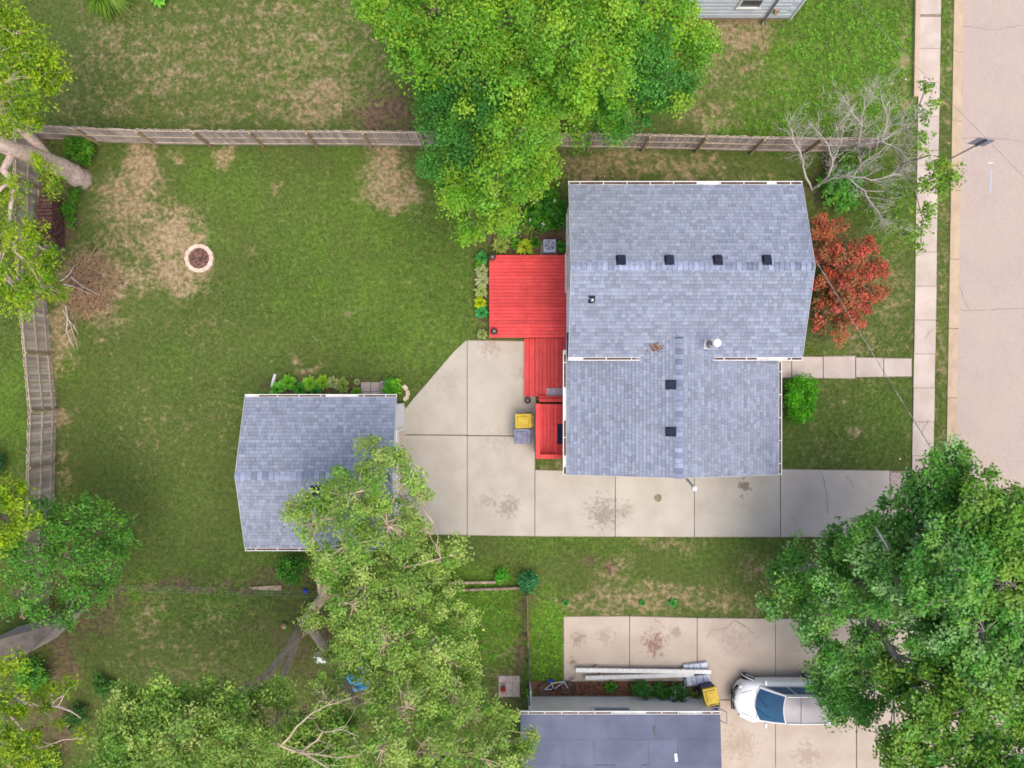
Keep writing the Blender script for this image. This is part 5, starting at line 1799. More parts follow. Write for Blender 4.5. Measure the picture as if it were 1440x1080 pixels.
rosette('bed_plant', 'withered olive plant at the right end of the mulch bed', 978, 975, .3, [s2l(128, 138, 70), s2l(104, 122, 56)], 26, h=.4)
shrub('bush', 'low dark bush by the shed in the lower left corner', 115, 1000, .7, .6, [s2l(60, 108, 44), s2l(74, 122, 44)], .1, 5, 20, 5, stem=False)
shrub('bush', 'green bush between the shed and the bare branches lower left', 55, 945, .8, .9, G_DEEP, .11, 6, 22, 5, stem=False)
shrub('bush', 'dark green bush below the bare branch in the lower left corner', 75, 1070, .8, .8, [s2l(60, 108, 44), s2l(84, 132, 50)], .1, 5, 20, 5, stem=False)
shrub('bush', 'dark bush outside the left fence above the lower trees', 2, 655, .75, 1.2, [s2l(44, 96, 60), s2l(54, 106, 56)], .1, 5, 22, 5, stem=False)
shrub('bush', 'low green growth in front of the bottom tree at left', 150, 960, .55, .5, [s2l(70, 122, 44), s2l(84, 132, 50)], .1, 5, 20, 5, stem=False)

# dry brush pile
bp = thing('brush_pile', 'dry brown brush pile beside the left fence', 'brush pile', tuple(P(125, 402)))
m = MB()
for k in range(330):
    a = random.uniform(0, 6.28); q = random.random() ** .6
    c = P(125, 402) + Vector((math.cos(a) * q * 1.2, math.sin(a) * q * 1.35, random.uniform(.02, .5 * (1.1 - q))))
    d = Vector((random.uniform(-1, 1), random.uniform(-1, 1), random.uniform(-.25, .25))).normalized() * random.uniform(.25, .7)
    m.tube(bend(c - d, c + d, 3, .08, .05), [.011, .01, .008, .004], 3, caps=False)
m.build('twigs', M['twig_brown'], bp)
m = MB()
for (x, y, dx, dy) in ((90, 400, 40, 14), (92, 430, 18, 40), (85, 395, 20, -22), (95, 445, 10, 45), (100, 390, 40, 25)):
    pts = bend(P(x, y, .35), P(x + dx, y + dy, .4), 4, .1, .05)
    m.tube(pts, [.03, .025, .02, .015, .008], 5)
m.build('sticks', M['bark_dead'], bp)
bl_ = thing('fallen_branch', 'pale fallen branch on the soil beside the left fence', 'branch', tuple(P(98, 455)))
m = MB()
m.tube([P(88, 436, .25), P(98, 452, .1), P(101, 462, .06), P(105, 475, .04), P(110, 493, .03)], [.03, .028, .024, .016, .008], 6)
m.tube([P(101, 462, .06), P(92, 470, .05), P(84, 478, .04)], [.02, .015, .008], 5)
m.tube([P(98, 452, .1), P(92, 466, .05)], [.02, .008], 5)
m.build('wood', M['bark_gold'], bl_)


# ------------------------------------------------------------------ fences
def board_fence(name, label, base_px, side, m_p, H=1.8, broken=()):
    """posts at the base points; side = +1/-1 puts posts and rails on that side of the pickets"""
    pts = [P(x, y) for x, y in base_px]
    root = thing(name, label, 'fence', (pts[0].x, pts[0].y, 0))
    pm = [boxmesh('picket', (.132, .02, H - .06), m_p, (0, 0, (H - .06) / 2)) for _ in range(3)]
    post = boxmesh('post', (.09, .09, H), M['post'], (0, 0, H / 2 - .05))
    s = 0
    for i in range(len(pts) - 1):
        a, b = pts[i], pts[i + 1]
        d = (b - a); L = d.length; d.normalize()
        n = Vector((-d.y, d.x, 0)) * side
        ang = math.atan2(d.y, d.x)
        k = max(1, round(L / .147))
        for j in range(k):
            c = a + d * (L * (j + .5) / k)
            piece('picket', random.choice(pm), root, (c.x, c.y, .04 + random.uniform(-.02, .015)), (random.uniform(-.012, .012), random.uniform(-.012, .012), ang + random.uniform(-.03, .03)))
        for z in (.3, .95, H - .12):
            r = MB()
            o = n * .035
            r.bar(a + d * .02 + o + Vector((0, 0, z)), b - d * .02 + o + Vector((0, 0, z + random.uniform(-.015, .015))), .04, .085)
            r.build('rail', M['rail'], root)
    for i, p in enumerate(pts):
        a, b = pts[max(i - 1, 0)], pts[min(i + 1, len(pts) - 1)]
        d = (b - a).normalized()
        n = Vector((-d.y, d.x, 0)) * side
        q = p + n * .105
        piece('post', post, root, (q.x, q.y, 0), (0, 0, math.atan2(d.y, d.x)))
    return root


board_fence('board_fence', 'long weathered wooden picket fence across the back below the maple', [(60, 196), (140, 200), (222, 203), (298, 204), (372, 204.5), (447, 204.5), (522, 205), (599, 206), (676, 207), (752, 207), (826, 208), (903, 209.5), (978, 211), (1055, 213), (1130, 214), (1214, 215)], -1, M['fence_red'])
board_fence('board_fence', 'weathered wooden picket fence running down the left side of the yard', [(61, 200), (60, 268), (61, 335), (66, 420), (73, 499), (80, 576), (78, 651), (76, 735), (73, 805), (70, 850)], 1, M['fence'])

# wire fence behind the garage yard
wf = thing('wire_fence', 'thin sagging wire fence between the two back yards', 'fence', tuple(P(160, 824)))
m = MB()
WP = [(150, 822), (232, 823), (268, 824), (355, 827), (440, 829), (520, 828), (600, 826)]
for z in (.25, .6, .95):
    for i in range(len(WP) - 1):
        a, b = P(*WP[i]), P(*WP[i + 1])
        m.tube([a + Vector((0, 0, z)), (a + b) / 2 + Vector((0, 0, z - .05)), b + Vector((0, 0, z))], .0035, 4)
m.build('wires', M['metal'], wf)
for x, y in WP:
    p = P(x, y)
    m = MB(); m.tube([p - Vector((0, 0, .1)), p + Vector((0, 0, 1.0))], .02, 6)
    m.build('post', M['metal'], wf)
b = MB()
b.prism([P(x, y)[:2] for x, y in ((352, 825), (396, 822), (397, 830), (352, 827.5))], .05, .08)
tag(b.build('plank', M['timber'], org=tuple(P(375, 826))), 'single pale plank lying along the wire fence behind the garage', 'plank')
for (pts, lb) in (([(594, 819), (697, 817)], 'upper weathered timber rail lying on the ground beside the wire fence corner'), ([(622, 829), (740, 825)], 'lower weathered timber rail ending at the wire fence corner')):
    a, c = P(*pts[0]), P(*pts[1])
    m = MB(); m.bar((a.x, a.y, .18), (c.x, c.y, .18), .11, .09)
    for q in (a.lerp(c, .04), a.lerp(c, .96)):
        m.bbox(q.x - .06, q.x + .06, q.y - .05, q.y + .05, -.05, .134)
    tag(m.build('timber_rail', M['timber'], org=tuple(a), bevel=.01), lb, 'timber')

cl = thing('chain_link_fence', 'narrow chain-link fence running up from the flat-roofed house', 'fence', tuple(P(741, 826)))
A_, B_ = P(740.5, 827), P(744, 995)
M['rust'] = mat('rusty_pipe', s2l(150, 118, 96), s2l(110, 84, 72), 8, 50, .3, .8, .2)
mid = A_.lerp(B_, .4)
m = MB(); m.tube([A_ + Vector((0, 0, 1.2)), mid + Vector((0, 0, 1.2))], .028, 8); m.build('top_rail', M['rust'], cl)
m = MB(); m.tube([mid + Vector((0, 0, 1.2)), B_ + Vector((0, 0, 1.2))], .025, 8); m.build('top_rail', M['iron'], cl)
for t in (0, .2, .4, .6, .8, 1.0):
    p = A_.lerp(B_, t)
    m = MB(); m.tube([p - Vector((0, 0, .1)), p + Vector((0, 0, 1.23))], .03, 8)
    m.build('post', M['rust'] if t < .45 else M['iron'], cl)
m = MB()
Lc = (B_ - A_).length; dc = (B_ - A_).normalized()
k = -1.2
while k < Lc:
    for sg in (1, -1):
        x0 = k if sg > 0 else k + 1.15
        x1 = k + 1.15 if sg > 0 else k
        c0, c1 = max(0, min(Lc, x0)), max(0, min(Lc, x1))
        z0 = .04 + 1.15 * ((c0 - x0) / (x1 - x0)); z1 = .04 + 1.15 * ((c1 - x0) / (x1 - x0))
        if abs(c1 - c0) > .02:
            m.tube([A_ + dc * c0 + Vector((0, 0, z0)), A_ + dc * c1 + Vector((0, 0, z1))], .0035, 3, caps=False)
    k += .075
m.build('wire_mesh', M['metal'], cl)
p = P(745, 975)
m = MB(); m.bbox(p.x - .05, p.x + .05, p.y - .5, p.y + .5, 0, .9)
tag(m.build('white_board', M['white'], org=tuple(p)), 'narrow white board standing at the corner of the flat-roofed house', 'board')

# ------------------------------------------------------------------ yard things
M['stone'] = mat('pale_ring_stone', s2l(232, 212, 192), s2l(218, 194, 172), 6, 50, .2, .9, .4, objrand=.1)
M['ash'] = mat('reddish_ash', s2l(150, 112, 104), s2l(108, 78, 72), 10, 60, .5, .95, .8)
fp = thing('fire_pit', 'round fire pit of pale stones with reddish ash on the back lawn', 'fire pit', tuple(P(282, 364)))
c = P(282, 364)
n = 14
sm = MB()
a0_, a1_ = -math.pi / n + .008, math.pi / n - .008
ring = [(.46 * math.cos(a0_), .46 * math.sin(a0_)), (.62 * math.cos(a0_), .62 * math.sin(a0_)), (.635, 0), (.62 * math.cos(a1_), .62 * math.sin(a1_)), (.46 * math.cos(a1_), .46 * math.sin(a1_))]
sm.prism(ring, -.02, .17)
sm = sm.mesh('stone', M['stone'])
for k in range(n):
    piece('stone', sm, fp, (c.x, c.y, random.uniform(-.01, .01)), (0, 0, 2 * math.pi * k / n))
m = MB(); m.lathe([(.45, .0), (.45, .04), (.3, .07), (.1, .085)], c, 20); m.build('ash_bed', M['ash'], fp)
m = MB(); m.tube([c + Vector((math.cos(a) * .452, math.sin(a) * .452, .13)) for a in np.linspace(0, 2 * math.pi, 25)], .012, 5, caps=False); m.build('rim', M['rust'], fp)
for k in range(26):
    if k == 0:
        lg = MB()
    a = random.uniform(0, 6.28); q = random.uniform(0, .36)
    p = c + Vector((math.cos(a) * q, math.sin(a) * q, .085 + random.uniform(0, .02)))
    lg.box(p, (random.uniform(.05, .14), random.uniform(.03, .07), .035), rz=random.uniform(0, 3))
lg.build('charcoal', M['debris'], fp)['kind'] = 'stuff'

M['log_bark'] = mat('log_bark', s2l(122, 88, 80), s2l(84, 60, 58), 8, 40, .4, .95, .6, objrand=.25)
fw = thing('firewood_stack', 'stack of split firewood beside the left fence', 'firewood', tuple(P(80, 312)))
lm = []
for k in range(4):
    m = MB(); sd_ = random.choice((5, 6, 7))
    m.tube([(-.33, 0, 0), (-.1, random.uniform(-.01, .01), 0), (.33, 0, 0)], [.085, .08, .085], sd_)
    lm.append(m.mesh('log', M['log_bark']))
c = P(80, 314)
for r in range(6):
    for k in range(15 - r // 2):
        y = c.y - 1.05 + k * .15 + (r % 2) * .07
        piece('log', random.choice(lm), fw, (c.x + random.uniform(-.05, .05) + .0, y, .08 + r * .135), (random.uniform(0, 3), 0, random.uniform(-.08, .08)), (random.uniform(.9, 1.1), 1, 1))
m = MB()
m.box((c.x, c.y - 1.28, .5), (.72, .22, 1.0), rz=.3)
m.build('end_block', M['bark'], fw, bevel=.03)

# stepping slabs by the garage
sp = thing('stepping_slabs', 'six square pinkish stepping slabs beside the garage bed', 'paving slabs', tuple(P(526, 548)))
pm = boxmesh('slab', (.40, .40, .06), M['paver'])
for i in range(3):
    for j in range(2):
        p = P(514.5 + i * 13.6, 544 + j * 13.4)
        piece('slab', pm, sp, (p.x, p.y + (.06 if i == 2 else 0), .015 + random.uniform(-.004, .004)), (0, 0, random.uniform(-.02, .02)))
EXCL.append([tuple(P(x, y)[:2]) for x, y in ((507, 537), (548, 537), (548, 565), (507, 565))])
for (x, y, rz, lb) in ((570, 545, -.9, 'flat edging stone farthest up the lawn by the driveway corner'), (573.5, 553, -1.5, 'flat edging stone between the two others at the driveway corner'), (571, 560, .6, 'flat edging stone nearest the garage corner')):
    p = P(x, y)
    s = MB(); s.prism([(-.14, -.08), (.1, -.1), (.15, .02), (.08, .1), (-.12, .08)], -.03, .05)
    s.v = [tuple(Matrix.Rotation(rz, 3, 'Z') @ Vector(v) + p) for v in s.v]
    tag(s.build('edging_stone', M['stone'], bevel=.012, org=tuple(p)), lb, 'stone', 'stones at the driveway corner')
m = MB()
m.tube([P(387, 526, .06), P(385, 533, .05), P(382.5, 544, .06)], [.065, .07, .075], 8)
tag(m.build('downspout_extension', M['white'], org=tuple(P(385, 535))), 'short white downspout pipe lying left of the garage bed', 'pipe')

# paver square with flower pot
pp_ = thing('paver_square', 'square of nine pale pavers on the grass beside the chain-link fence', 'paving slabs', tuple(P(716, 964)))
pm = boxmesh('paver', (.30, .30, .05), M['paver'])
for i in range(3):
    for j in range(3):
        p = P(706 + i * 9.9, 954.5 + j * 9.9)
        piece('paver', pm, pp_, (p.x, p.y, .03), (0, 0, random.uniform(-.01, .01) + .02))
EXCL.append([tuple(P(x, y)[:2]) for x, y in ((700, 949), (732, 949), (732, 981), (700, 981))])
p = P(707.5, 966)
fpt = thing('flower_pot', 'small dark pot of red flowers standing on the pavers', 'flower pot', (p.x, p.y, .055))
m = MB(); m.lathe([(.08, .056), (.1, .2), (.11, .2), (.11, .22)], (p.x, p.y, 0), 14); m.build('pot', M['iron'], fpt)
V = leaf_quads(np.array((p.x, p.y, .27)) + rng.normal(size=(60, 3)) * (.05, .05, .03), np.full(60, .06), 1.5, .8)
np_mesh('flowers', V, np.arange(len(V)).reshape(-1, 4), M['petal'], np.tile(np.array((.6, .02, .03)), (len(V), 1)), parent=fpt)
V = leaf_quads(np.array((p.x, p.y - .04, .24)) + rng.normal(size=(40, 3)) * (.06, .06, .03), np.full(40, .06), 1.5, .6)
np_mesh('leaves', V, np.arange(len(V)).reshape(-1, 4), M['leaf'], np.tile(np.array(s2l(90, 130, 50)), (len(V), 1)), parent=fpt)

# balls, pool and toys under the trees
M['ball_blue'] = mat('blue_plastic', (.02, .06, .6), (.015, .05, .5), 4, 30, .1, .4, 0)
M['ball_green'] = mat('green_plastic', (.1, .45, .3), None, 4, 30, .1, .4, 0)
M['ball_orange'] = mat('orange_plastic', (.75, .2, .05), None, 4, 30, .1, .4, 0)


def sphere(mb, c, r, seg=16, lo=-90, hi=90, a0=0, a1=360):
    mb.lathe([(r * math.cos(R(t)) + 1e-4, r * math.sin(R(t))) for t in np.linspace(lo, hi, 10)], c, seg)


p = P(430, 830); m = MB(); sphere(m, p + Vector((0, 0, .1)), .1)
tag(m.build('toy_ball', M['ball_blue'], smooth=True, org=tuple(p)), 'small blue ball on the soil behind the garage', 'ball')
p = P(401, 879)
bt = thing('beach_ball', 'green and orange ball in the grass left of the leaning tree', 'ball', tuple(p))
for sgn, mm in ((0, 'ball_green'), (1, 'ball_orange')):
    m = MB()
    for w_ in range(3):
        a = (w_ * 2 + sgn) * math.pi / 3
        ths = np.linspace(-math.pi / 2, math.pi / 2, 9)
        g = [[(p.x + .13 * math.cos(t) * math.cos(a + q * math.pi / 12), p.y + .13 * math.cos(t) * math.sin(a + q * math.pi / 12), .13 + .13 * math.sin(t)) for q in range(5)] for t in ths]
        for i in range(8):
            for j in range(4):
                m.poly([g[i][j], g[i][j + 1], g[i + 1][j + 1], g[i + 1][j]])
    m.v = [tuple(Matrix.Rotation(.9, 3, 'X') @ (Vector(v) - p - Vector((0, 0, .13))) + p + Vector((0, 0, .13))) for v in m.v]
    m.build('panel', M[mm], bt, smooth=True)
M['pool'] = mat('bright_blue_vinyl', (.02, .28, .62), (.02, .2, .5), 3, 30, .1, .35, 0)
p = P(504, 943)
pool = thing('paddling_pool', 'bright blue round paddling pool half hidden under the leaning tree', 'pool', tuple(p))
m = MB(); m.lathe([(.6, -.01), (.63, .3)], p, 28); m.build('base', M['pool'], pool)
m = MB(); m.tube([p + Vector((math.cos(a) * .66, math.sin(a) * .66, .32)) for a in np.linspace(0, 2 * math.pi, 33)], .11, 8, caps=False); m.build('rim', M['pool'], pool, smooth=True)
p = P(456, 920)
ch = thing('garden_chair', 'white garden chair seen through the leaves left of the blue pool', 'chair', tuple(p))
m = MB(); m.box(p + Vector((0, 0, .42)), (.44, .44, .03)); m.build('seat', M['white'], ch)
m = MB(); m.box(p + Vector((0, .22, .68)), (.44, .03, .48)); m.build('backrest', M['white'], ch)
lgm = boxmesh('leg', (.04, .04, .41), M['white'], (0, 0, .2))
for sx_ in (-.19, .19):
    for sy_ in (-.19, .19):
        piece('leg', lgm, ch, (p.x + sx_, p.y + sy_, 0))

# ------------------------------------------------------------------ deck lanterns, air conditioner
M['globe'] = mat('smoked_globe', (.035, .03, .028), (.07, .05, .045), 14, 50, .4, .15, 0, spec=.6)


def lantern(px, py, z, r, lb, mm='globe'):
    p = P(px, py, z + r * 1.5)
    t_ = thing('lantern', lb, 'lantern', (p.x, p.y, z), 'round dark lanterns')
    m = MB(); m.lathe([(r * .7, 0), (r * .75, .03), (r * .3, .05), (r * .25, .12)], (p.x, p.y, z), 16); m.build('base', M['iron'], t_)
    m = MB(); sphere(m, (p.x, p.y, z + .1 + r), r * .97, 18); m.build('globe', M[mm], t_, smooth=True)
    m = MB()
    for k in range(4):
        a0 = math.pi * k / 4 + .3
        m.tube([Vector((p.x, p.y, z + .1 + r)) + Vector((math.cos(a0) * math.cos(t), math.sin(a0) * math.cos(t), math.sin(t))) * r for t in np.linspace(-math.pi / 2, math.pi * 1.5, 21)], .009, 4, caps=False)
    m.build('cage', M['rust'], t_)
    m = MB(); m.lathe([(r * .3, r * 1.93), (r * .28, r * 2.02), (.012, r * 2.1)], (p.x, p.y, z + .1), 12); m.build('finial', M['metal'], t_)


lantern(692.5, 361.5, DZ, .16, 'dark round caged lantern on the back corner of the red deck')
lantern(695, 466, DZ, .16, 'dark round caged lantern on the driveway corner of the red deck')
lantern(742, 563, .045, .15, 'black round lantern on the concrete at the end of the red steps')
lantern(725, 328.5, .0, .1, 'small grey globe lantern among the plants behind the deck', 'vent_pale')

p = P(773, 345, .75)
ac = thing('air_conditioner', 'grey square outdoor air conditioner with round fan grille by the house wall', 'air conditioner', (p.x, p.y, 0))
M['ac'] = mat('pale_grey_metal', s2l(176, 184, 204), s2l(160, 168, 190), 5, 50, .1, .5, .05)
M['ac_dark'] = mat('fan_grey', s2l(112, 120, 146), s2l(90, 98, 122), 5, 40, .2, .5, 0)
m = MB(); m.bbox(p.x - .36, p.x + .36, p.y - .33, p.y + .33, -.02, .06); m.build('pad', M['foundation'], ac)
m = MB(); m.bbox(p.x - .28, p.x + .28, p.y - .28, p.y + .28, .06, .74); m.build('cabinet', M['ac'], ac, bevel=.06)
lm_ = boxmesh('louver', (.5, .012, .02), M['ac_dark'])
for k in range(9):
    for sg in (-1, 1):
        piece('louver', lm_, ac, (p.x, p.y + sg * .283, .14 + k * .06))
m = MB(); m.lathe([(.215, .742), (.215, .748)], (p.x, p.y, 0), 28); fan = m.build('fan_opening', M['ac_dark'], ac)
m = MB()
for k in range(5):
    a = k * 2 * math.pi / 5
    m.poly([(p.x + .04 * math.cos(a), p.y + .04 * math.sin(a), .756), (p.x + .19 * math.cos(a - .35), p.y + .19 * math.sin(a - .35), .753), (p.x + .2 * math.cos(a + .3), p.y + .2 * math.sin(a + .3), .762), (p.x + .05 * math.cos(a + .6), p.y + .05 * math.sin(a + .6), .762)])
m.build('fan_blades', M['ac'], fan)
m = MB(); m.lathe([(.055, .757), (.05, .775), (.02, .785)], (p.x, p.y, 0), 16); m.build('fan_hub', M['ac'], fan)
for k in range(4):
    m = MB(); rr_ = .06 + k * .05
    m.tube([(p.x + math.cos(a) * rr_, p.y + math.sin(a) * rr_, .79) for a in np.linspace(0, 2 * math.pi, 29)], .0045, 4, caps=False)
    m.build('guard_ring', M['metal'], fan)
EXCL.append([(p.x - .36, p.y - .33), (p.x + .36, p.y - .33), (p.x + .36, p.y + .33), (p.x - .36, p.y + .33)])

# ------------------------------------------------------------------ wheeled bins
M['bin_grey'] = mat('dark_grey_plastic', (.06, .065, .09), (.045, .05, .07), 4, 40, .15, .5, .1)
M['bin_lid_grey'] = mat('grey_lid_plastic', s2l(140, 142, 168), s2l(112, 114, 142), 5, 40, .15, .5, .1)
M['bin_yellow'] = mat('mustard_lid_plastic', s2l(214, 186, 58), s2l(190, 160, 44), 5, 40, .12, .5, .1)


def wheeled_bin(lb, px, py, rz, lid, ztop=1.05, grp='wheeled bins', tilt=0):
    p = P(px, py, ztop)
    t_ = thing('wheeled_bin', lb, 'bin', (p.x, p.y, .04), grp, rz, local=True)
    if tilt:
        t_.rotation_euler = (tilt, 0, rz)
    m = MB()
    b0 = len(m.v)
    m.box((0, 0, .5), (.54, .5, .84), taper=1.18)
    m.box((0, 0, .93), (.66, .62, .045))
    m.build('body', M['bin_grey'], t_, bevel=.03)
    m = MB()
    m.box((0, 0, .985), (.72, .64, .06), taper=.95)
    m.box((-.02, 0, 1.03), (.5, .44, .05), taper=.86)
    m.box((-.02, 0, 1.062), (.27, .27, .03), taper=.9)
    m.build('lid', M[lid], t_, bevel=.02)
    m = MB()
    m.tube([(.36, -.24, .93), (.41, -.24, .97), (.41, .24, .97), (.36, .24, .93)], .022, 8)
    m.box((.35, -.18, .98), (.1, .07, .05)); m.box((.35, .18, .98), (.1, .07, .05))
    m.build('handle', M[lid], t_)
    for s_ in (-1, 1):
        m = MB(); m.tube([(.26, s_ * .25, .13), (.26, s_ * .31, .13)], .13, 16)
        m.build('wheel', M['iron'], t_)
    return t_


wheeled_bin('wheeled bin with a mustard yellow lid by the red landing', 736, 592, .03, 'bin_yellow')
wheeled_bin('wheeled bin with a grey lid by the red landing', 734.5, 613.5, .02, 'bin_lid_grey')
wheeled_bin('wheeled bin with a mustard yellow lid in front of the white car', 1000, 979, -1.35, 'bin_yellow', 1.05)
# refuse bag and folded plastic cart next to it
p = P(987, 966)
M['bag'] = mat('black_bag', (.03, .035, .05), (.06, .065, .09), 8, 30, .3, .35, .6)
m = MB(); m.lathe([(.14, 0), (.24, .1), (.26, .25), (.18, .42), (.06, .5), (.07, .56)], p, 12)
m.v = [(v[0] + random.uniform(-.03, .03), v[1] + random.uniform(-.03, .03), v[2] + random.uniform(-.02, .02)) for v in m.v]
tag(m.build('refuse_bag', M['bag'], org=tuple(p)), 'black refuse bag between roofing bundles and the yellow-lidded bin', 'bag')
p = P(1003, 1004, .7)
M['cart'] = mat('grey_plastic', s2l(150, 150, 172), s2l(120, 120, 142), 5, 40, .15, .5, .05)
gc = thing('yard_cart', 'grey plastic yard cart at the corner of the flat-roofed house', 'cart', (p.x, p.y, .04))
m = MB()
m.bbox(p.x - .2, p.x + .25, p.y - .3, p.y + .3, .25, .29)
for (xa, xb, ya, yb) in ((-.2, -.17, -.3, .3), (.22, .25, -.3, .3), (-.17, .22, -.3, -.27), (-.17, .22, .27, .3)):
    m.bbox(p.x + xa, p.x + xb, p.y + ya, p.y + yb, .291, .72)
m.build('tub', M['cart'], gc, bevel=.008)
m = MB(); m.tube([(p.x + .24, p.y - .25, .7), (p.x + .5, p.y - .3, .95), (p.x + .5, p.y + .2, .95), (p.x + .24, p.y + .25, .7)], .02, 8); m.build('handle', M['cart'], gc)
for s_ in (-1, 1):
    m = MB(); m.tube([(p.x - .1, p.y + s_ * .31, .18), (p.x - .1, p.y + s_ * .36, .18)], .14, 16); m.build('wheel', M['iron'], gc)
m = MB(); m.bbox(p.x + .12, p.x + .2, p.y - .05, p.y + .05, .04, .249); m.build('foot', M['cart'], gc)

# ------------------------------------------------------------------ roofing bundles and white rails on the neighbour's drive
M['wrap'] = mat('printed_wrap', s2l(226, 230, 242), s2l(176, 186, 214), 9, 30, .2, .5, .2)
M['wrap_print'] = mat('wrap_print', s2l(120, 128, 156), s2l(150, 156, 180), 9, 40, .2, .6, 0)
for (x, y, rz, z, lb) in ((977, 937, .12, .045, 'white wrapped roofing bundle behind the long white rails'), (978, 957, .08, .045, 'white wrapped roofing bundle in front of the long white rails, lower of two'),
                          (981, 954, .16, .2, 'white wrapped roofing bundle in front of the long white rails, upper of two')):
    p = P(x, y, z)
    t_ = thing('roofing_bundle', lb, 'bundle', (p.x, p.y, z), 'roofing bundles', rz, local=True)
    m = MB(); m.box((0, 0, .075), (1.05, .36, .15)); bd = m.build('package', M['wrap'], t_, bevel=.03)
    for k in (-.28, -.1, .22):
        m = MB()
        m.box((k, 0, .1515), (.035, .34, .003))
        m.build('printed_band', M['wrap_print'], bd)
for (a_, b2_, lb, z) in (((810, 942.5), (1000, 945), 'longer white metal rail lying on the neighbour driveway', .36), ((823, 953.5), (976, 949), 'shorter white metal rail lying beside the longer one', .3)):
    A, B = P(*a_, z), P(*b2_, z)
    t_ = thing('metal_rail', lb, 'rail', (A.x, A.y, z))
    m = MB(); m.bar(A, B, .17, .02)
    d = (B - A).normalized(); n = Vector((-d.y, d.x, 0))
    m.bar(A + n * .08 - Vector((0, 0, .041)), B + n * .08 - Vector((0, 0, .041)), .012, .06)
    m.bar(A - n * .08 - Vector((0, 0, .041)), B - n * .08 - Vector((0, 0, .041)), .012, .06)
    m.build('channel', M['white'], t_)
    m = MB()
    L = (B - A).length
    k = .2
    while k < L:
        q = A + d * k
        m.tube([q + n * .05 + Vector((0, 0, .0105)), q + n * .05 + Vector((0, 0, .013))], .016, 8)
        k += .31
    m.build('rivets', M['rust'], t_)
    m = MB()
    for f_ in (.15, .8):
        q = A.lerp(B, f_)
        m.box((q.x, q.y, (z - .07 + .045) / 2), (.12, .26, z - .07 - .045))
    m.build('support_block', M['timber'], t_)

# mulch bed of the flat-roofed house
b = MB()
b.prism([P(x, y)[:2] for x, y in ((748, 957), (792, 960), (884, 958), (978, 960), (992, 978), (746, 980))], -.03, .035)
mb_ = struct('mulch_bed', b, M['mulch'])
mb_['label'] = 'reddish bark mulch bed at the foot of the cream wall'
EXCL.append([tuple(P(x, y)[:2]) for x, y in ((748, 957), (980, 957), (992, 985), (746, 985))])
# loose bark chips
m = MB()
for k in range(1500):
    x, y = random.uniform(780, 985), random.uniform(958, 979)
    p = P(x, y)
    m.box((p.x, p.y, .045), (random.uniform(.04, .1), random.uniform(.015, .035), .015), rz=random.uniform(0, 3.1), tint=random.uniform(.7, 1.5))
M['chip'] = mat('bark_chip', (.24, .11, .06), (.16, .08, .05), 9, 45, .3, .95, .3, tint=True)
o = m.build('bark_chips', M['chip'], mb_)
o['kind'] = 'stuff'

# bicycle lying in the bed
q0_ = P(782, 966)
bk = thing('bicycle', 'white and blue bicycle lying on the ground at the left end of the mulch bed', 'bicycle', (q0_.x, q0_.y, .08), None, R(6), local=True)
bk.rotation_euler = (R(90 - 72), 0, R(4))
bk.rotation_euler = (R(14), 0, R(4))
for s_, x in ((0, -.5), (1, .5)):
    m = MB(); m.tube([(x + .31 * math.cos(a), .31 * math.sin(a), .04) for a in np.linspace(0, 2 * math.pi, 33)], .02, 8, caps=False)
    wh = m.build('wheel', M['iron'], bk)
    m = MB()
    m.tube([(x + .285 * math.cos(a), .285 * math.sin(a), .04) for a in np.linspace(0, 2 * math.pi, 33)], .011, 6, caps=False)
    for k in range(14):
        a = 2 * math.pi * k / 14
        m.tube([(x, 0, .04), (x + .285 * math.cos(a), .285 * math.sin(a), .04)], .003, 3, caps=False)
    m.build('rim', M['metal'], wh)
m = MB()
for a, c_ in (((-.5, 0, .05), (-.12, -.02, .06)), ((-.12, -.02, .06), (-.2, .34, .06)), ((-.5, 0, .05), (-.18, .28, .06)), ((-.12, -.02, .06), (.33, .3, .06)), ((-.18, .28, .06), (.33, .34, .06)), ((.33, .38, .06), (.5, 0, .05))):
    m.tube([a, c_], .017, 8)
m.build('frame', M['white'], bk)
m = MB(); m.tube([(.33, .38, .06), (.32, .5, .08), (.38, .52, .3), (.3, .52, .32)], .012, 6); m.tube([(.32, .5, .08), (.38, .52, -.02)], .012, 6); m.build('handlebar', M['metal'], bk)
m = MB(); m.box((-.22, .42, .07), (.26, .06, .14), taper=.7); m.build('saddle', M['ball_blue'], bk, bevel=.02)
m = MB(); m.tube([(-.12, -.02, .0), (-.12, -.02, .12)], .06, 12); m.tube([(-.12, -.02, .12), (-.02, -.12, .12), (-.02, -.12, .2)], .012, 6); m.build('pedal_crank', M['iron'], bk)

# ------------------------------------------------------------------ sign, cables, poles
p = P(1329, 227)
sg = thing('street_sign', 'square grey street sign on a slim post beside the kerb', 'sign', tuple(p))
m = MB(); m.box((p.x, p.y, 1.25), (.045, .045, 2.9)); m.build('post', M['metal'], sg)
m = MB()
ang = math.atan2(-4, 23)
n_ = Vector((-math.sin(ang), math.cos(ang), 0))
rot = Matrix.Rotation(ang, 3, 'Z')
M['sign_back'] = mat('sign_back', s2l(158, 158, 176), s2l(146, 146, 166), 6, 40, .08, .5, .05)
M['sign_post'] = mat('sign_post_dark', (.07, .08, .14), (.05, .06, .1), 6, 40, .1, .5, 0)
m.box(Vector((p.x, p.y, 2.3)) + n_ * .04, (.68, .012, .68), rot=rot)
m.build('plate', M['sign_back'], sg)
m = MB(); m.box(Vector((p.x, p.y, 2.32)) - n_ * .026, (.06, .012, .74), rot=rot); m.build('bracket', M['sign_post'], sg)


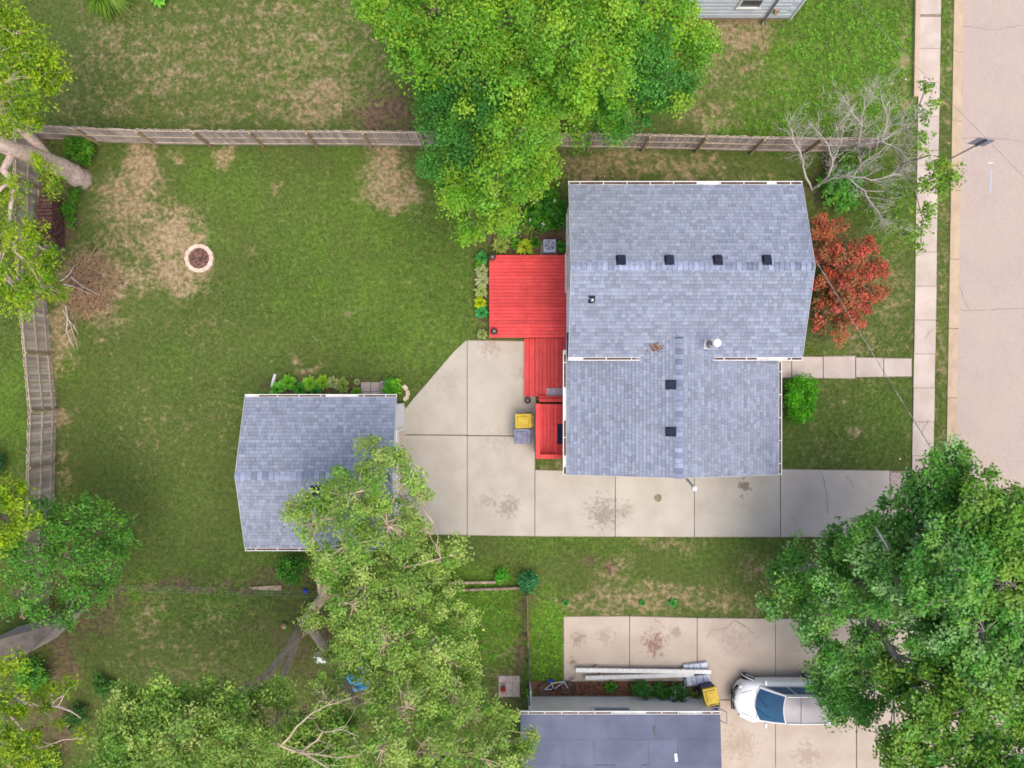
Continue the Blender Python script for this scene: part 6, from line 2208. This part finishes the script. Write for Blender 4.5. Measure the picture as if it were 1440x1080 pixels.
def pole(x, y, lb):
    t_ = thing('utility_pole', lb, 'pole', (x, y, 0))
    m = MB(); m.tube([(x, y, -.2), (x, y, 4), (x, y, 9)], [.16, .14, .11], 12); m.build('mast', M['bark'], t_)
    m = MB(); m.box((x, y - .16, 8.6), (1.6, .1, .12)); m.build('crossarm', M['timber'], t_)


pole(29.5, -27, 'wooden utility pole beyond the street at the lower right')
pole(29.5, -6.3, 'wooden utility pole beyond the street at the right')


def cable(lb, a, b, sag, r=.012):
    a, b = Vector(a), Vector(b)
    m = MB()
    m.tube([a.lerp(b, t) - Vector((0, 0, sag * 4 * t * (1 - t))) for t in np.linspace(0, 1, 25)], r, 5)
    tag(m.build('cable', M['wire'], org=tuple(a)), lb, 'cable')


M['wire_pale'] = mat('pale_cable', s2l(190, 184, 186), s2l(96, 90, 92), 5, 60, .4, .6, 0)
a = Vector((X1 - .28, 6.05, 3.45))
a.x = X1 - .24
cable('overhead cable from the house gable across the front lawn to the street', a, (29.4, -27, 8.4), .5, .013)
bpy.data.objects[[o.name for o in col.objects if o.name.startswith('cable')][-1]].data.materials[0] = M['wire_pale']
cable('overhead cable crossing the street from the house at the top', (tx1 - .05, 16.6, 3.1), (29.4, -6.3, 8.5), .4, .007)

# dead leaf twig on the roof
p = on_main(922, 489)
p = p + Vector((0, 0, .05))
tw = thing('fallen_twig', 'small twig of dry orange leaves lying on the roof valley', 'twig', tuple(p))
m = MB()
m.tube([p + Vector((-.35, -.35, .02)), p + Vector((0, 0, .05)), p + Vector((.25, .15, .1))], [.008, .006, .003], 4); m.build('stick', M['bark_gold'], tw)
C = np.array(p) + rng.normal(size=(80, 3)) * (.13, .12, .02) + (0, 0, .06)
V = leaf_quads(C, np.full(80, .085), 1.2, .5)
np_mesh('leaves', V, np.arange(len(V)).reshape(-1, 4), M['leaf'], np.tile(np.array(s2l(186, 128, 84)), (len(V), 1)) * rng.uniform(.7, 1.2, (len(V), 1)), parent=tw)

# ------------------------------------------------------------------ white car
M['car_white'] = mat('car_white', (.76, .77, .79), (.74, .75, .77), 1, 5, .01, .25, 0, spec=.5, coat=.6)
M['car_roof'] = mat('car_silver_roof', (.27, .26, .28), (.22, .21, .23), 1, 5, .02, .35, 0, metal=.2, spec=.4, coat=.15)
M['car_glass'] = mat('car_glass', (.03, .11, .21), (.025, .08, .16), 1.4, 5, .02, .04, 0, spec=.35, coat=.2)
M['car_black'] = mat('car_black', (.015, .015, .017), (.02, .02, .022), 5, 30, .2, .5, 0)
M['tyre'] = mat('tyre_rubber', (.02, .02, .021), (.03, .03, .03), 5, 40, .2, .85, .2)
M['alloy'] = mat('alloy', (.55, .56, .58), (.45, .46, .48), 5, 30, .1, .3, 0, metal=.8)
M['lamp'] = mat('headlamp', (.55, .58, .62), (.4, .43, .46), 6, 30, .1, .08, 0, spec=.8, coat=1.0)
car = thing('parked_car', 'white car with silver roof parked on the neighbour driveway under the tree', 'car', (9.46, -13.58, .045), None, 0, local=True)


def loft(m, secs):
    b = len(m.v)
    k = len(secs[0])
    for s in secs:
        m.v += [tuple(p) for p in s]
    for i in range(len(secs) - 1):
        for j in range(k - 1):
            m.f.append((b + i * k + j, b + i * k + j + 1, b + (i + 1) * k + j + 1, b + (i + 1) * k + j)); m.t.append(1.0)


def body_sec(x, w, zt, zb=.2, bow=0.0):
    half = [(0, zt), (w * .35, zt - .004), (w * .62, zt - .015), (w * .82, zt - .05), (w * .94, zt - .11), (w, zt - .22), (w * 1.005, .52), (w * .985, .36), (w * .93, zb), (w * .6, zb - .02), (0, zb - .02)]
    L = [(x + bow * (abs(y) / max(w, .01)) ** 2, y, z) for y, z in half]
    Rr = [(x + bow * (abs(y) / max(w, .01)) ** 2, -y, z) for y, z in half]
    return L[::-1] + Rr[1:]


secs = [body_sec(.0, .56, .60, .3, .34), body_sec(.03, .64, .71, .24, .33), body_sec(.12, .72, .79, .2, .27), body_sec(.32, .80, .87, .2, .15), body_sec(.62, .85, .93, .2, .03), body_sec(.95, .87, .985), body_sec(1.4, .88, 1.0), body_sec(2.2, .885, 1.01), body_sec(3.2, .885, 1.01), body_sec(3.75, .87, 1.01), body_sec(4.1, .84, .99), body_sec(4.26, .78, .9, .25, -.05), body_sec(4.3, .72, .8, .3, -.08)]
m = MB()
loft(m, secs)
k = len(secs[0])
m.f.append(tuple(range(k))); m.t.append(1.0)
m.f.append(tuple(reversed(range((len(secs) - 1) * k, len(secs) * k)))); m.t.append(1.0)
body = m.build('body', M['car_white'], car, smooth=True)
ts = np.linspace(-1, 1, 13)


def cab(t, part):
    bw = 1 - t * t
    f0 = (1.02 - .2 * bw + .06 * t * t, t * .74, .975 + .02 * bw)
    f1 = (1.98 - .12 * bw, t * .60, 1.525 + .045 * bw)
    r1 = (3.72 + .06 * bw, t * .60, 1.53 + .045 * bw)
    r0 = (4.18 + .05 * bw, t * .72, 1.0)
    return dict(f0=f0, f1=f1, r1=r1, r0=r0)[part]


def strip(p0, p1, n, lift=0.0, tt=ts, inset=(0, 1)):
    g = []
    for i in range(n + 1):
        f = inset[0] + (inset[1] - inset[0]) * i / n
        row = []
        for t in tt:
            a_, c_ = Vector(cab(t, p0)), Vector(cab(t, p1))
            q = a_.lerp(c_, f)
            q.z += .045 * math.sin(math.pi * f) * (1 if p0 != 'f1' else .5) + lift
            row.append(q)
        g.append(row)
    mm = MB()
    for i in range(n):
        for j in range(len(tt) - 1):
            mm.poly([g[i][j], g[i + 1][j], g[i + 1][j + 1], g[i][j + 1]])
    me_v = {}
    return mm


def weld(o):
    import bmesh
    b_ = bmesh.new(); b_.from_mesh(o.data)
    bmesh.ops.remove_doubles(b_, verts=b_.verts, dist=.0005)
    bmesh.ops.recalc_face_normals(b_, faces=b_.faces)
    b_.to_mesh(o.data); b_.free()
    o.data.polygons.foreach_set('use_smooth', [True] * len(o.data.polygons))


weld(strip('f0', 'f1', 8).build('windscreen_frame', M['car_white'], car))
weld(strip('f0', 'f1', 8, .012, np.linspace(-.9, .9, 13), (.03, .96)).build('windscreen', M['car_glass'], car))
weld(strip('f1', 'r1', 8).build('roof', M['car_roof'], car))
weld(strip('r1', 'r0', 6).build('tailgate', M['car_white'], car))
weld(strip('r1', 'r0', 6, .012, np.linspace(-.85, .85, 9), (.1, .85)).build('rear_window', M['car_glass'], car))
for s_ in (-1, 1):
    m = MB()
    f0, f1, r1, r0 = (Vector(cab(s_, q)) for q in ('f0', 'f1', 'r1', 'r0'))
    pts = [f0, f1, r1, r0]
    m.poly(pts if s_ < 0 else pts[::-1])
    m.build('side_pillars', M['car_white'], car)
    off = Vector((0, s_ * .012, .006))
    base = lambda x: Vector((x, s_ * (.74 - .02 * max(0, (x - 1) / 3.2)), .985))
    topz = lambda x: Vector((x, s_ * .605, 1.51))
    for (xa, xb, xc, xd) in ((1.2, 2.16, 2.1, 2.42), (2.22, 3.12, 2.48, 3.12), (3.18, 3.95, 3.18, 3.62)):
        m = MB()
        inn = lambda b_, t_, f: b_.lerp(t_, f)
        q = [inn(base(xa), topz(xc if xa == 2.22 or xa == 3.18 else 2.06), .08), inn(base(xb), topz(xd), .08), inn(base(xb), topz(xd), .9), inn(base(xa), topz(xc if xa != 1.2 else 2.02), .9)]
        q = [v + off for v in q]
        m.poly(q if s_ < 0 else q[::-1])
        m.build('side_window', M['car_glass'], car)
    m = MB(); m.box((1.3, s_ * .9, 1.0), (.1, .24, .14), taper=.85); m.build('wing_mirror', M['car_white'], car, bevel=.03)
    m = MB(); m.box((.37, s_ * .585, .70), (.26, .2, .12), rz=-s_ * .75, taper=.8); m.build('headlight', M['lamp'], car, bevel=.03)
    m = MB(); m.box((4.25, s_ * .72, .78), (.1, .14, .3)); m.build('tail_light', M['ball_orange'], car, bevel=.02)
    m = MB(); m.bar((2.0, s_ * .56, 1.575), (3.68, s_ * .56, 1.58), .03, .025); m.build('roof_rail', M['car_white'], car)
    for x, turn in ((.84, .28), (3.44, 0)):
        c_ = Vector((x, s_ * .80, .32))
        dv = Vector((math.sin(turn), math.cos(turn), 0)) * s_
        m = MB(); m.tube([c_ - dv * .1, c_ - dv * .08, c_ + dv * .08, c_ + dv * .115], [.29, .32, .32, .29], 28)
        ty_ = m.build('wheel', M['tyre'], car)
        m = MB(); m.tube([c_ + dv * .105, c_ + dv * .122], [.215, .2], 24)
        u_ = Vector((dv.y, -dv.x, 0)).normalized()
        for kk in range(7):
            a = 2 * math.pi * kk / 7
            e_ = u_ * math.cos(a) + Vector((0, 0, math.sin(a)))
            m.bar(c_ + dv * .13 + e_ * .03, c_ + dv * .125 + e_ * .2, .035, .02)
        m.build('rim', M['alloy'], ty_)
        m = MB(); m.tube([c_ + dv * .095 + (u_ * math.cos(a) + Vector((0, 0, math.sin(a)))) * .37 for a in np.linspace(-.15, math.pi + .15, 15)], .02, 6)
        m.build('wheel_arch', M['car_white'], car)
m = MB()
m.box((.03, 0, .66), (.03, .7, .015)); m.box((.05, 0, .4), (.04, .95, .08))
for kk in range(9):
    m.box((.055, -.32 + kk * .08, .70), (.09, .028, .09))
m.build('grille', M['car_black'], car)
m = MB()
for (y0_, y1_) in ((-.1, -.48), (.42, .02)):
    a_ = Vector(cab(y0_ / .74, 'f0')).lerp(Vector(cab(y0_ / .74, 'f1')), .02) + Vector((0, 0, .035))
    c_ = Vector(cab(y1_ / .74, 'f0')).lerp(Vector(cab(y1_ / .74, 'f1')), .4) + Vector((0, 0, .075))
    m.bar(a_, c_, .025, .015)
m.build('wiper', M['car_black'], car)
m = MB(); m.bar((2.55, -.56, 1.612), (2.55, .56, 1.612), .012, .006); m.build('roof_seam', M['car_black'], car)
m = MB()
for s_ in (-1, 1):
    m.bar((.75, s_ * .56, .952), (.32, s_ * .42, .882), .012, .008)
m.bar((.93, -.66, .985), (.88, 0, 1.0), .014, .006); m.bar((.88, 0, 1.0), (.93, .66, .985), .014, .006)
m.build('bonnet_seam', M['car_black'], car)

# ------------------------------------------------------------------ loose litter on the ground
for (x, y, lb) in ((1265, 645, 'small white scrap of litter on the front lawn near the driveway'), (1273, 112, 'pale stone at the edge of the far lawn by the pavement'), (915, 695, 'round dark drain cover in the driveway beside the house')):
    p = P(x, y)
    m = MB()
    if 'drain' in lb:
        p = P(925, 700)
        m.lathe([(.17, .046), (.17, .054), (.15, .056)], p, 24)
        tag(m.build('drain_cover', M['joint'], org=tuple(p)), lb, 'drain cover')
    else:
        m.box(p + Vector((0, 0, .03)), (.1, .08, .04), rz=.6, taper=.7)
        tag(m.build('litter' if 'litter' in lb else 'stone', M['paint_white'], org=tuple(p), bevel=.01), lb, 'litter' if 'litter' in lb else 'stone')


# ------------------------------------------------------------------ grass
def inside(x, y, poly):
    r = np.zeros(len(x), bool)
    n = len(poly)
    j = n - 1
    for i in range(n):
        xi, yi = poly[i]; xj, yj = poly[j]
        if yi != yj:
            c = ((yi > y) != (yj > y)) & (x < (xj - xi) * (y - yi) / (yj - yi) + xi)
            r ^= c
        j = i
    return r


NT_ = 330000
x = rng.uniform(-24, 19.2, NT_); y = rng.uniform(-18.5, 18.5, NT_)
ex = np.zeros(NT_, bool)
for pl_ in EXCL:
    ex |= inside(x, y, pl_)
bare, mulch, lush = lawn_fields(x, y)
nzf = fbm(x, y, 2.2, 91, 4) - .5
dens = np.clip(1.15 - 1.7 * np.clip(bare + nzf * 1.2 - .12, 0, 1) - 1.2 * np.clip(mulch + nzf * 1.4 - .1, 0, 1), .03, 1) * (.5 + .5 * lush)
keep = (~ex) & (rng.random(NT_) < dens)
x, y, bare, lush = x[keep], y[keep], bare[keep], lush[keep]
n = len(x)
lu = np.clip(lush + (fbm(x, y, 1.4, 55, 4) - .5) * 1.0, 0, 1)[:, None]
olive, green, strw = np.array(s2l(100, 124, 56)), np.array(s2l(102, 156, 44)), np.array(s2l(160, 142, 96))
cb = olive * (1 - lu) + green * lu
st_ = ((rng.random(n) < .08 + .35 * bare))[:, None] * .7
cb = (cb * (1 - st_) + strw * st_) * rng.uniform(.78, 1.2, (n, 1))
V, Fc, Cc = [], [], []
for k in range(3):
    a = rng.uniform(0, 2 * math.pi, n)
    L = rng.uniform(.04, .1, n) * (.8 + .5 * lush)
    h = rng.uniform(.025, .07, n) * (.7 + .6 * lush)
    w = rng.uniform(.008, .02, n)
    dx, dy = np.cos(a), np.sin(a)
    bx, by = x + rng.normal(size=n) * .02, y + rng.normal(size=n) * .02
    V.append(np.stack([np.stack([bx - dy * w, by + dx * w, np.zeros(n) - .01], 1), np.stack([bx + dy * w, by - dx * w, np.zeros(n) - .01], 1), np.stack([bx + dx * L, by + dy * L, h], 1)], 1).reshape(-1, 3))
    Cc.append(np.repeat(cb * rng.uniform(.8, 1.2, (n, 1)), 3, axis=0))
# brighter clover and weed tufts in the lush parts
wk = rng.random(n) < np.clip((lush - .5) * .2 + .003, 0, .1)
wx, wy = x[wk], y[wk]
for k in range(7):
    m_ = len(wx)
    a = rng.uniform(0, 2 * math.pi, m_); L = rng.uniform(.05, .12, m_); w = rng.uniform(.018, .035, m_); h = rng.uniform(.05, .09, m_)
    bx, by = wx + rng.normal(size=m_) * .05, wy + rng.normal(size=m_) * .05
    dx, dy = np.cos(a), np.sin(a)
    V.append(np.stack([np.stack([bx - dy * w, by + dx * w, h * .6], 1), np.stack([bx + dy * w, by - dx * w, h * .6], 1), np.stack([bx + dx * L, by + dy * L, h], 1)], 1).reshape(-1, 3))
    Cc.append(np.repeat(np.array(s2l(126, 188, 46)) * rng.uniform(.75, 1.2, (m_, 1)), 3, axis=0))
V = np.concatenate(V); Cc = np.concatenate(Cc)
gr = np_mesh('grass', V, np.arange(len(V)).reshape(-1, 3), M['blade'], Cc)
gr['kind'] = 'stuff'
gr['label'] = 'short mown grass growing over the lawns'
gr['category'] = 'grass'
